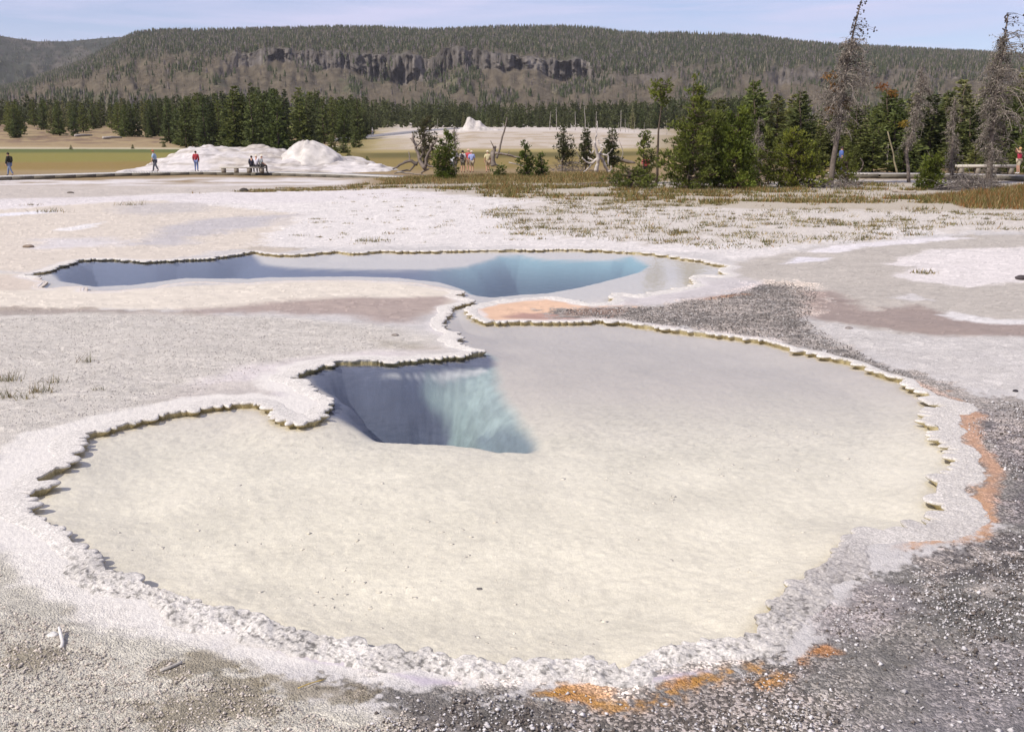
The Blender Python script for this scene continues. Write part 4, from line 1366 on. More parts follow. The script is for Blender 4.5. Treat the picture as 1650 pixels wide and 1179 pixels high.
def deck_walk(name, pts, width, zdeck, label, zground, plank=.2, col=(212, 206, 196), post_every=3.0, rim=True):
    """plank boardwalk along pts (x, y): planks, side beams, posts"""
    pts = np.array(pts, float)
    seg = np.linalg.norm(np.diff(pts, axis=0), axis=1)
    s = np.concatenate([[0], np.cumsum(seg)])
    mid = pts[len(pts) // 2]
    root = empty(name, (mid[0], mid[1], zground))
    off = np.array([mid[0], mid[1], zground])
    def at(u):
        x, y = np.interp(u, s, pts[:, 0]), np.interp(u, s, pts[:, 1])
        x2, y2 = np.interp(u + .6, s, pts[:, 0]), np.interp(u + .6, s, pts[:, 1])
        x1, y1 = np.interp(u - .6, s, pts[:, 0]), np.interp(u - .6, s, pts[:, 1])
        t = np.array([x2 - x1, y2 - y1])
        t /= np.linalg.norm(t)
        return np.array([x, y]), t
    rng = np.random.default_rng(len(name))
    mb, c = MB(), C(*col)
    u = 0.0
    while u < s[-1] - plank:
        p, t = at(u + plank / 2)
        n = np.array([-t[1], t[0]])
        mt = np.eye(4)
        mt[:2, 0], mt[:2, 1] = t, n
        mt[:3, 3] = np.array([p[0], p[1], zdeck]) - off
        mb.box((-plank / 2 + .006, -width / 2, -.05), (plank / 2 - .006, width / 2, rng.uniform(-.004, .004)), c * rng.uniform(.86, 1.1), mt)
        u += plank
    mb.build('deck', M['plank'], root)
    nseg = max(2, int(s[-1] / 1.5))
    for sd in (-1, 1):
        mb = MB()
        for k in range(nseg):
            p0, t0 = at(s[-1] * k / nseg)
            p1, _ = at(s[-1] * (k + 1) / nseg)
            L_ = np.linalg.norm(p1 - p0)
            t = (p1 - p0) / L_
            n = np.array([-t[1], t[0]])
            mt = np.eye(4)
            mt[:2, 0], mt[:2, 1] = t, n
            mt[:3, 3] = np.array([p0[0], p0[1], zdeck]) - off
            mb.box((0, sd * (width / 2 + .03) - .025, -.26), (L_, sd * (width / 2 + .03) + .025, -.006), C(118, 111, 98) * rng.uniform(.97, 1.03), mt)
        mb.build('side_beam', M['plank'], root)
    u = .6
    while u < s[-1]:
        p, t = at(u)
        n = np.array([-t[1], t[0]])
        for sd in (-1, 1):
            mt = np.eye(4)
            mt[:2, 0], mt[:2, 1] = t, n
            mt[:3, 3] = np.array([p[0], p[1], zdeck]) - off
            mb = MB()
            mb.box((-.16, sd * (width / 2 - .16) - .09, -(zdeck - zground) - .25), (.16, sd * (width / 2 - .16) + .09, -.055), C(96, 88, 78), mt)
            mb.build('post', M['plank'], root)
        u += post_every
    tag(root, label, 'boardwalk')
    return root

def bench(name, a, b, zfoot, seat_h, label, col=(206, 198, 184), legs=3, depth=.42, thick=.10):
    a, b = np.array(a, float), np.array(b, float)
    L_ = np.linalg.norm(b - a)
    t = (b - a) / L_
    rz = math.atan2(t[1], t[0])
    root = empty(name, ((a[0] + b[0]) / 2, (a[1] + b[1]) / 2, zfoot), rz)
    for k in range(3):
        mb = MB()
        y0 = -depth / 2 + k * depth / 3
        mb.box((-L_ / 2, y0 + .008, seat_h - thick), (L_ / 2, y0 + depth / 3 - .008, seat_h), C(*col) * (1 - .03 * k))
        mb.build('seat_plank', M['plank'], root)
    for k in range(legs):
        x = -L_ / 2 + L_ * (.08 + .84 * k / (legs - 1))
        mb = MB()
        mb.box((x - .14, -depth / 2 + .03, 0), (x + .14, depth / 2 - .03, seat_h - thick - .002), C(150, 140, 126))
        mb.build('leg', M['plank'], root)
    tag(root, label, 'bench')
    return root
ZL, ZR = -.35, .30
def GL(px, py):
    return G(px, py, ZL)[:2]
def GR(px, py):
    return G(px, py, ZR)[:2]
def build_walks():
    deck_walk('boardwalk', [GL(-140, 288), GL(0, 284), GL(100, 281), GL(200, 278), GL(330, 276), GL(450, 277.5), GL(560, 280.5), GL(640, 284), GL(700, 287)], 2.3, ZL,
              'low grey plank boardwalk crossing in front of the white mound at left', -.62)
    bench('bench', (XAT(350, 81.6), 81.6), (XAT(424, 81.6), 81.6), ZL + .004, .46, 'long backless plank bench on the left boardwalk before the mound', legs=4)
    deck_walk('boardwalk', [GR(1800, 290), GR(1640, 282.5), GR(1560, 280.5), GR(1470, 279.5), GR(1390, 279), GR(1330, 278)], 1.9, ZR,
              'raised plank boardwalk at the right, half hidden behind dead trees', 0.0, col=(190, 182, 172))
    a, b = GR(1540, 275.5), GR(1636, 275.5)
    bench('bench', a, b, ZR - .3, .72, 'long thick plank bench beside the right boardwalk behind the snag', legs=4, thick=.2)

def build_haze():
    mb = MB()
    mb.box((-5200, -60, -8.5), (5200, 4600, 420))
    me = mb.mesh('haze')
    m = bpy.data.materials.new('valley_air')
    m.use_nodes = True
    N, L = m.node_tree.nodes, m.node_tree.links
    N.remove(N['Principled BSDF'])
    v = N.new('ShaderNodeVolumePrincipled')
    v.inputs['Color'].default_value = (0.84, 0.82, 0.88, 1)
    v.inputs['Density'].default_value = HAZE
    v.inputs['Anisotropy'].default_value = 0.0
    L.new(v.outputs['Volume'], N['Material Output'].inputs['Volume'])
    me.materials.append(m)
    o = bpy.data.objects.new('haze', me)
    COL.objects.link(o)
    tag(o, 'thin bluish air over the valley', 'haze', kind='stuff')
HAZE = 0.00006

# ------------------------------------------------------------------ the trees beyond the pools, one by one
def base_z(x, y):
    return T1(x, y)

def foot_dist(px, py):
    """distance at which the ground shows at this photo point"""
    lo, hi = 20.0, 200.0
    for _ in range(40):
        m = (lo + hi) / 2
        if AT(px, py, m)[2] > T1(XAT(px, m), m):
            lo = m
        else:
            hi = m
    return lo
def pine(label, d, trunk, prof, seed, n_br=90, tufts=9, size=.20, col=(94, 104, 46), bright=(132, 138, 58), dead=.12, depth=.9, name='pine_tree', low=0.0, rad=.11, blades=6):
    """trunk: photo points bottom to top; prof: (row, left, right) of the crown"""
    rng = np.random.default_rng(seed)
    d = foot_dist(*trunk[0])
    tp = np.array([AT(x, y, d) for x, y in trunk])
    gz = base_z(tp[0][0], d)
    tp[0][2] = gz - .15
    org = np.array([tp[0][0], d, gz])
    root = empty(name, org)
    t = MB()
    n = 9
    s = np.linspace(0, 1, n)
    k = np.linspace(0, 1, len(tp))
    path = np.stack([np.interp(s, k, tp[:, j]) for j in range(3)], 1) - org
    path[1:, :2] += rng.normal(0, .02, (n - 1, 2))
    t.tube(path, rad * (1 - .85 * s), 7, BARK)
    rows = np.array([p[0] for p in prof], float)
    o = np.argsort(rows)
    rows = rows[o]
    lf = np.array([p[1] for p in prof], float)[o]
    rt = np.array([p[2] for p in prof], float)[o]
    yy = np.linspace(rows[0], rows[-1], 200)
    wid = np.interp(yy, rows, rt - lf) + 3
    cdf = np.cumsum(wid ** 1.25)
    cdf /= cdf[-1]
    c, br = MB(), MB()
    P, D, S, K = [], [], [], []
    zt = path[:, 2]
    for b in range(n_br):
        y = np.interp((b + rng.random()) / n_br, cdf, yy)
        l, r = np.interp(y, rows, lf), np.interp(y, rows, rt)
        zc = AT(CX, y, d)[2] - gz
        cx = np.interp(zc, zt, path[:, 0])
        cyy = np.interp(zc, zt, path[:, 1])
        mid = XAT((l + r) / 2, d) - org[0]
        half = (XAT(r, d) - XAT(l, d)) / 2
        a = rng.uniform(0, 2 * math.pi)
        rr = rng.uniform(.55, 1.08) if rng.random() < .75 else rng.uniform(.2, .6)
        e = np.array([mid + half * rr * math.cos(a), cyy + half * depth * rr * math.sin(a), zc + rng.uniform(-.05, .15)])
        e[2] = max(e[2], .04)
        st = np.array([cx, cyy, max(.05, zc - np.linalg.norm(e[:2] - [cx, cyy]) * rng.uniform(.0, .35))])
        m = st * .5 + e * .5 + [0, 0, -.06 * rng.random()]
        br.tube([st, m, e], [.028, .018, .007], 4, BARK * rng.uniform(.7, 1.3), cap=False)
        if rng.random() < dead:
            for q in range(3):
                tt = rng.uniform(.4, 1)
                p0 = st * (1 - tt) + e * tt
                br.tube([p0, p0 + rng.normal(0, .16, 3)], [.01, .004], 3, GREYWOOD, cap=False)
            continue
        f = rng.random()
        base = np.array(C(*col, .84)) * (1 - f) + np.array(C(*bright, .84)) * f
        out = e - st
        out /= np.linalg.norm(out) + 1e-9
        for q in range(tufts):
            tt = 1 - .55 * rng.random() ** 1.4
            p = st * (1 - tt) + e * tt + rng.normal(0, size * .55, 3)
            p[2] = max(p[2], .03)
            P.append(p)
            D.append(out * .6 + [0, 0, .55])
            S.append(size * rng.uniform(.7, 1.2))
            K.append(base * rng.uniform(.8, 1.2))
    needle_tufts(c, np.array(P), np.array(D), np.array(S), np.array(K), blades, rng, .20, .75)
    t.build('trunk', M['bark'], root)
    br.build('branches', M['twig'], root)
    c.build('crown', M['needles'], root)
    tag(root, label, 'tree' if name != 'pine_bush' else 'bush')
    return root

def dead_tree(label, d, trunk, prof, seed, n_br=90, rad=.16, twigs=7, cones=0, droop=.5, needles=(), mass=1.0, greenish=0.0, name='dead_pine', bare=-99):
    rng = np.random.default_rng(seed)
    d = foot_dist(*trunk[0])
    tp = np.array([AT(x, y, d) for x, y in trunk])
    gz = base_z(tp[0][0], d)
    tp[0][2] = gz - .15
    org = np.array([tp[0][0], d, gz])
    root = empty(name, org)
    n = 14
    s = np.linspace(0, 1, n)
    seg = np.concatenate([[0], np.cumsum(np.linalg.norm(np.diff(tp, axis=0), axis=1))])
    seg /= seg[-1]
    path = np.stack([np.interp(s, seg, tp[:, j]) for j in range(3)], 1) - org
    path[1:-1, 1] += rng.normal(0, .03, n - 2)
    t = MB()
    t.tube(path, rad * .9 * (1 - .88 * s ** .9) + .008, 7, C(122, 110, 100, .8))
    rows = np.array([p[0] for p in prof], float)
    lf = np.array([p[1] for p in prof], float)
    rt = np.array([p[2] for p in prof], float)
    yy = np.linspace(rows[0], rows[-1], 200)
    cdf = np.cumsum((np.interp(yy, rows, rt - lf) + 4) ** 1.2 * np.where(yy < bare, .04, 1))
    cdf /= cdf[-1]
    br, bits, cn = MB(), MB(), MB()
    P, S, K = [], [], []
    for b in range(n_br):
        y = np.interp((b + rng.random()) / n_br, cdf, yy)
        l, r = np.interp(y, rows, lf), np.interp(y, rows, rt)
        z = AT(CX, y, d)[2] - gz
        cx, cyy = np.interp(z, path[:, 2], path[:, 0]), np.interp(z, path[:, 2], path[:, 1])
        a = rng.uniform(0, 2 * math.pi)
        lim = (XAT(r, d) - org[0] - cx) if math.cos(a) > 0 else (cx - (XAT(l, d) - org[0]))
        R_ = max(.15, lim) * (.2 + .95 * rng.random() ** 1.3)
        dr = droop * R_ * rng.uniform(.3, 1.6)
        u = np.linspace(0, 1, 6)
        pts = np.stack([cx + math.cos(a) * R_ * u, cyy + math.sin(a) * R_ * .9 * u, z + .22 * R_ * np.sin(u * 2.2) - dr * u ** 2.2 * .8], 1)
        pts[1:] += rng.normal(0, .04, (5, 3))
        g = C(138, 127, 116, .85) * rng.uniform(.6, 1.3)
        br.tube(pts, .021 * (1 - .8 * u) * (rad / .16) + .004, 4, g, cap=False)
        for q in range(twigs):
            tt = rng.uniform(.2, 1)
            p0 = np.array([np.interp(tt, u, pts[:, j]) for j in range(3)])
            dv = np.array([math.cos(a) * .4, math.sin(a) * .4, -.35]) + rng.normal(0, .55, 3)
            L_ = rng.uniform(.15, .42) * mass
            p1 = p0 + dv * L_ * .6
            p2 = p1 + (dv + [0, 0, -.6]) * L_ * .45
            br.tube([p0, p1, p2], [.011, .008, .004], 3, g * rng.uniform(.8, 1.2), cap=False)
            for w in range(int(6 * mass)):
                f = rng.random()
                P.append(p0 * (1 - f) + p2 * f + rng.normal(0, .09, 3))
                S.append(rng.uniform(.04, .10))
                K.append(C(142, 132, 120, .85) * rng.uniform(.55, 1.4) if rng.random() > greenish else C(92, 96, 56, .8))
    P = np.array(P)
    needle_tufts(bits, P, rng.normal(0, 1, P.shape) * .5 + [0, 0, -.4], np.array(S), np.array(K), 2, rng, .35, .8)
    # cones strung along the bare top
    m = 0
    for k in range(cones):
        y = rng.uniform(prof[0][0] - 2, bare + 40)
        l, r = np.interp(y, rows, lf), np.interp(y, rows, rt)
        z = AT(CX, y, d)[2] - gz
        cx, cyy = np.interp(z, path[:, 2], path[:, 0]), np.interp(z, path[:, 2], path[:, 1])
        a = rng.uniform(0, 6.28)
        lim = (XAT(r, d) - org[0] - cx) if math.cos(a) > 0 else (cx - (XAT(l, d) - org[0]))
        R_ = max(.12, lim) * rng.uniform(.2, 1)
        p = np.array([cx + math.cos(a) * R_, cyy + math.sin(a) * R_ * .7, z - .1 * R_])
        br.tube([[cx, cyy, z], [(cx + p[0]) / 2, (cyy + p[1]) / 2, z + .06], p], [.012, .009, .006], 3, C(84, 72, 64, .8), cap=False)
        for j in range(rng.integers(1, 3)):
            q = p + rng.normal(0, .06, 3)
            h = rng.uniform(.045, .08)
            o8 = np.array([[1, 0, 0], [0, 1, 0], [-1, 0, 0], [0, -1, 0], [0, 0, 1.3], [0, 0, -1.1]]) * h * .8 + q
            cn.add(o8, [[0, 1, 4], [1, 2, 4], [2, 3, 4], [3, 0, 4], [1, 0, 5], [2, 1, 5], [3, 2, 5], [0, 3, 5]], C(74, 64, 58, .8))
            m += 1
    t.build('trunk', M['bark'], root)
    br.build('branches', M['twig'], root)
    bits.build('twigs', M['twig'], root)
    if m:
        cn.build('cones', M['twig'], root)
    for (x, y, sp_, cc) in needles:
        nd = MB()
        k = 46
        p = AT(x, y, d) - org + rng.normal(0, 1, (k, 3)) * sp_ * np.array([1, .7, .7])
        p[:, 1] += 0
        needle_tufts(nd, p, rng.normal(0, .5, (k, 3)) + [0, 0, .1], .16, np.tile(C(*cc, .62), (k, 1)), 4, rng, .2, .8)
        nd.build('needle_clump', M['needles'], root)
    tag(root, label, 'dead tree')
    return root

def build_near_trees():
    pine('dense dark pine filling the middle of the big clump, behind its two tall ones', 53, [(1152, 301), (1152, 250), (1150, 186)],
         [(184, 1142, 1160), (205, 1132, 1172), (230, 1126, 1176), (260, 1122, 1178), (301, 1124, 1180)], 20, n_br=110, tufts=12, size=.20, col=(84, 94, 42), bright=(118, 124, 52), dead=.1, rad=.08)
    pine('loose olive pine between the big clump and the wide yellow green bush', 56, [(1238, 298), (1238, 262), (1236, 214)],
         [(212, 1230, 1244), (232, 1222, 1254), (258, 1216, 1260), (298, 1214, 1262)], 21, n_br=70, tufts=10, size=.2, col=(92, 98, 48), bright=(120, 124, 58), dead=.2, rad=.07)
    pine('tall bushy dark pine with a ragged open top, middle of the big clump', 50, [(1108, 305), (1112, 250), (1116, 190), (1118, 128)],
         [(126, 1115, 1121), (140, 1108, 1126), (152, 1100, 1140), (168, 1088, 1142), (185, 1086, 1156), (200, 1082, 1152), (215, 1078, 1150), (232, 1068, 1160), (250, 1058, 1158), (268, 1056, 1162), (286, 1062, 1166), (305, 1076, 1160)], 1, n_br=215, tufts=12, size=.19, col=(92, 102, 46), bright=(128, 134, 58), dead=.2)
    pine('thick rounded pine bush, bright green, right half of the big clump', 52, [(1186, 304), (1186, 250), (1190, 180)],
         [(178, 1182, 1212), (190, 1172, 1214), (205, 1166, 1222), (222, 1160, 1220), (240, 1158, 1226), (260, 1156, 1228), (280, 1152, 1230), (304, 1160, 1226)], 2, n_br=150, tufts=13, size=.20, col=(90, 102, 42), bright=(124, 134, 50), dead=.06)
    pine('slender pine with bare stem and flat tufted crown, left above the big clump', 54, [(1056, 300), (1060, 235), (1064, 190), (1068, 136)],
         [(131, 1058, 1074), (140, 1044, 1088), (150, 1040, 1086), (160, 1044, 1080), (172, 1056, 1076)], 3, n_br=30, tufts=10, size=.17, dead=.15, rad=.09)
    pine('loose leggy pine bush with bare twigs at the left edge of the big clump', 53, [(1040, 296), (1038, 262), (1036, 216)],
         [(214, 1030, 1046), (228, 1022, 1058), (245, 1022, 1066), (262, 1024, 1068), (280, 1030, 1070), (296, 1040, 1070)], 4, n_br=60, tufts=9, size=.18, dead=.35, rad=.07)
    pine('low spreading pine bush on the ground left of the big clump', 48.5, [(1010, 303), (1012, 288), (1014, 274)],
         [(271, 1000, 1030), (280, 986, 1056), (290, 976, 1070), (302, 978, 1074)], 5, n_br=80, tufts=10, size=.17, col=(92, 102, 46), bright=(124, 130, 60), dead=.25, name='pine_bush', rad=.05)
    pine('wide yellow green pine bush beside the leaning snag', 52, [(1284, 302), (1284, 262), (1280, 214)],
         [(211, 1268, 1296), (225, 1256, 1312), (245, 1244, 1328), (262, 1238, 1334), (282, 1236, 1336), (303, 1244, 1338)], 6, n_br=165, tufts=12, size=.19, col=(98, 106, 40), bright=(132, 134, 52), dead=.14, name='pine_bush', rad=.08)
    pine('small bright bush just right of the leaning snag trunk', 53, [(1366, 298), (1366, 272), (1364, 252)],
         [(250, 1356, 1374), (264, 1350, 1384), (280, 1350, 1386), (297, 1354, 1388)], 7, n_br=46, tufts=10, size=.16, col=(100, 108, 42), bright=(130, 132, 54), dead=.15, name='pine_bush', rad=.05)
    pine('compact bright green pine bush before the right boardwalk', 50, [(1504, 306), (1504, 284), (1503, 254)],
         [(252, 1496, 1512), (264, 1488, 1522), (280, 1484, 1526), (296, 1482, 1526), (306, 1486, 1520)], 8, n_br=70, tufts=12, size=.17, col=(88, 100, 36), bright=(122, 130, 48), dead=.05, name='pine_bush', rad=.06)
    pine('bright green cone shaped young pine beside the forked stump', 56, [(716, 289), (718, 255), (720, 213)],
         [(212, 714, 724), (224, 710, 732), (238, 702, 734), (252, 696, 738), (268, 694, 740), (288, 692, 744)], 9, n_br=105, tufts=12, size=.17, col=(84, 98, 38), bright=(112, 124, 46), dead=.04, rad=.07)
    pine('young pine in the open grass right of the broken stump, taller of the pair', 57, [(850, 286), (848, 260), (844, 230)],
         [(229, 841, 848), (243, 836, 856), (258, 833, 866), (272, 832, 868), (285, 834, 868)], 10, n_br=62, tufts=10, size=.15, col=(84, 100, 40), bright=(108, 124, 46), dead=.03, rad=.05)
    pine('young pine in the open grass right of the broken stump, shorter of the pair', 57, [(872, 285), (873, 268), (873, 252)],
         [(251, 869, 878), (264, 864, 882), (278, 862, 884), (285, 865, 882)], 11, n_br=34, tufts=10, size=.15, col=(84, 100, 40), bright=(108, 124, 46), dead=.03, rad=.04)
    pine('very small pine seedling in grass below the broken stump', 54, [(803, 285), (803, 277), (803, 268)],
         [(268, 798, 810), (277, 790, 818), (285, 792, 816)], 12, n_br=20, tufts=9, size=.13, col=(84, 100, 40), bright=(108, 124, 46), dead=.03, name='pine_seedling', rad=.03)
    pine('grey green sparse pine behind the forked stump', 70, [(682, 272), (684, 240), (686, 196)],
         [(190, 678, 696), (204, 668, 704), (220, 664, 704), (236, 670, 706), (252, 676, 706), (266, 678, 700)], 13, n_br=95, tufts=9, size=.22, col=(84, 84, 54), bright=(104, 100, 66), dead=.3, rad=.08)
    for k, (lab, x, yt, l, r, d, dd) in enumerate([
        ('thin grey olive pine, left of three behind the tangled roots', 906, 208, 892, 930, 63, .3),
        ('slim olive pine, middle of three behind the tangled roots', 944, 212, 932, 958, 65, .25),
        ('dark olive pine, right of three behind the tangled roots', 985, 211, 968, 1002, 63, .2)]):
        pine(lab, d, [(x, 276), (x + 1, 245), (x + 2, yt)], [(yt, x - 3, x + 5), (yt + 14, l + 5, r - 6), (yt + 28, l, r - 2), (yt + 42, l + 2, r), (yt + 58, l + 5, r - 4)], 14 + k, n_br=78, tufts=9, size=.19, col=(72, 78, 46), bright=(94, 96, 58), dead=dd, rad=.07)
    # dead pines
    dead_tree('tall leaning dead pine with cone hung bare top and grey twig mass', 51.5, [(1338, 298), (1342, 262), (1346, 240), (1352, 204), (1357, 153), (1365, 102), (1371, 71), (1380, 33), (1386, 8), (1389, -2)],
              [(4, 1376, 1404), (16, 1362, 1410), (26, 1366, 1396), (40, 1364, 1402), (60, 1356, 1404), (68, 1342, 1402), (80, 1340, 1410), (100, 1348, 1410), (125, 1322, 1400), (140, 1308, 1406), (165, 1306, 1400), (190, 1316, 1396), (212, 1338, 1376), (222, 1346, 1364)],
              31, bare=64, n_br=150, rad=.19, twigs=8, cones=90, droop=.55, needles=[(1338, 124, .22, (176, 130, 70)), (1348, 140, .2, (168, 122, 66)), (1422, 140, .2, (176, 116, 66)), (1437, 150, .14, (186, 136, 66)), (1340, 177, .18, (172, 126, 66)), (1362, 168, .18, (160, 124, 84)), (1456, 200, .12, (168, 142, 60)), (1418, 186, .3, (112, 118, 50)), (1430, 200, .25, (112, 118, 50))])
    dead_tree('tall dead pine at the right edge, grey twigs hanging to the ground', 51, [(1594, 296), (1596, 262), (1599, 204), (1604, 160), (1609, 115), (1619, 64), (1622, 40), (1624, 24)],
              [(22, 1608, 1646), (34, 1606, 1640), (48, 1604, 1632), (58, 1596, 1654), (72, 1590, 1668), (84, 1596, 1660), (100, 1580, 1662), (120, 1570, 1668), (150, 1562, 1676), (180, 1572, 1680), (210, 1574, 1664), (240, 1578, 1650), (270, 1574, 1622), (292, 1570, 1618)],
              32, bare=54, n_br=200, rad=.2, twigs=9, cones=70, droop=.65, greenish=.08)
    dead_tree('crooked dead pine with drooping grey twigs, bare foot on the sinter', 60, [(1465, 294), (1463, 266), (1460, 246), (1464, 228), (1474, 204), (1480, 170), (1484, 140), (1486, 112)],
              [(112, 1480, 1492), (130, 1466, 1500), (150, 1462, 1504), (175, 1464, 1500), (200, 1464, 1490), (222, 1450, 1480), (238, 1446, 1472)],
              33, n_br=80, rad=.12, twigs=7, droop=.75, mass=.9)
    dead_tree('narrow pale dead pine with short curled twigs, between two larger snags', 58, [(1534, 290), (1534, 262), (1535, 230), (1537, 190), (1538, 156)],
              [(156, 1534, 1542), (172, 1522, 1546), (195, 1518, 1548), (215, 1520, 1552), (240, 1524, 1556), (262, 1522, 1556), (282, 1514, 1556)],
              34, n_br=70, rad=.11, twigs=6, droop=.7, mass=.8)
    dead_tree('slim dead sapling with grey twigs right of the bright young pine', 64, [(735, 285), (734, 255), (732, 206)],
              [(206, 729, 735), (222, 726, 740), (240, 727, 742), (258, 729, 741)], 35, n_br=34, rad=.06, twigs=5, droop=.4, mass=.7)
    dead_tree('bare grey dead bush among live pines at the left edge of the grove', 66, [(1222, 285), (1222, 240), (1223, 190)],
              [(190, 1216, 1230), (215, 1212, 1236), (245, 1210, 1240), (275, 1214, 1238)], 36, n_br=46, rad=.1, twigs=6, droop=.5, mass=.9, greenish=.2)
    # brush: dead twig heaps under the snags
    for lab, d, x0, x1, y0, y1, n_, sd in [('tangled heap of grey dead twigs under the right hand snag', 50, 1512, 1622, 278, 306, 520, 41), ('small pile of dead grey twigs at the foot of the leaning snag', 50.5, 1318, 1400, 288, 303, 170, 42), ('grey dead brush under the pines behind the tangled roots', 61, 888, 950, 252, 276, 170, 43)]:
        rng = np.random.default_rng(sd)
        mb = MB()
        d = foot_dist((x0 + x1) / 2, y1)
        cx = XAT((x0 + x1) / 2, d)
        gz = base_z(cx, d)
        w = (XAT(x1, d) - XAT(x0, d)) / 2
        h = AT(CX, y0, d)[2] - gz
        for k in range(n_):
            a, r = rng.uniform(0, 6.28), rng.random() ** .6
            x, y = w * r * math.cos(a), 1.3 * r * math.sin(a)
            z = max(.02, h * (1 - r ** 2) * rng.random())
            dv = rng.normal(0, .25, 3) * np.array([1.2, 1, .8])
            p = np.array([x, y, z])
            q1, q2 = p + dv, p + dv * 1.7 + [0, 0, -.12]
            q1[2], q2[2] = max(.015, q1[2]), max(.01, q2[2])
            mb.tube([p, q1, q2], [.018, .012, .005], 3, C(134, 124, 116, .8) * rng.uniform(.55, 1.3), cap=False)
        o = mb.build('twig_heap', M['twig'])
        o.location = (cx, d, gz)
        tag(o, lab, 'brush')

def limbs(name, label, cat, d, lines, col, seed, extra=None):
    """weathered root or stump: a body mesh from traced limbs with real spread in depth"""
    rng = np.random.default_rng(seed)
    mb = MB()
    low = max((p for pts, _, _ in lines for p in pts), key=lambda p: p[1])
    d = foot_dist(*low)
    p0 = AT(*lines[0][0][0], d)
    gz = base_z(p0[0], d)
    org = np.array([p0[0], d, gz])
    for pts, r0, r1 in lines:
        w = np.array([AT(x, y, d) for x, y in pts]) - org
        dep = rng.uniform(-.5, .5)
        w[:, 1] += np.linspace(0, dep, len(w)) if len(w) > 1 else 0
        s = np.linspace(0, 1, 3 * len(w))
        k = np.linspace(0, 1, len(w))
        q = np.stack([np.interp(s, k, w[:, j]) for j in range(3)], 1)
        q[1:-1] += rng.normal(0, .02, (len(q) - 2, 3))
        q[:, 2] = np.maximum(q[:, 2], .02)
        mb.tube(q, np.linspace(r0, r1, len(q)) * rng.uniform(.85, 1.15, len(q)), 7, col * rng.uniform(.75, 1.2))
    o = mb.build(name, M['dead'], smooth=True)
    o.location = org
    tag(o, label, cat)
    return o

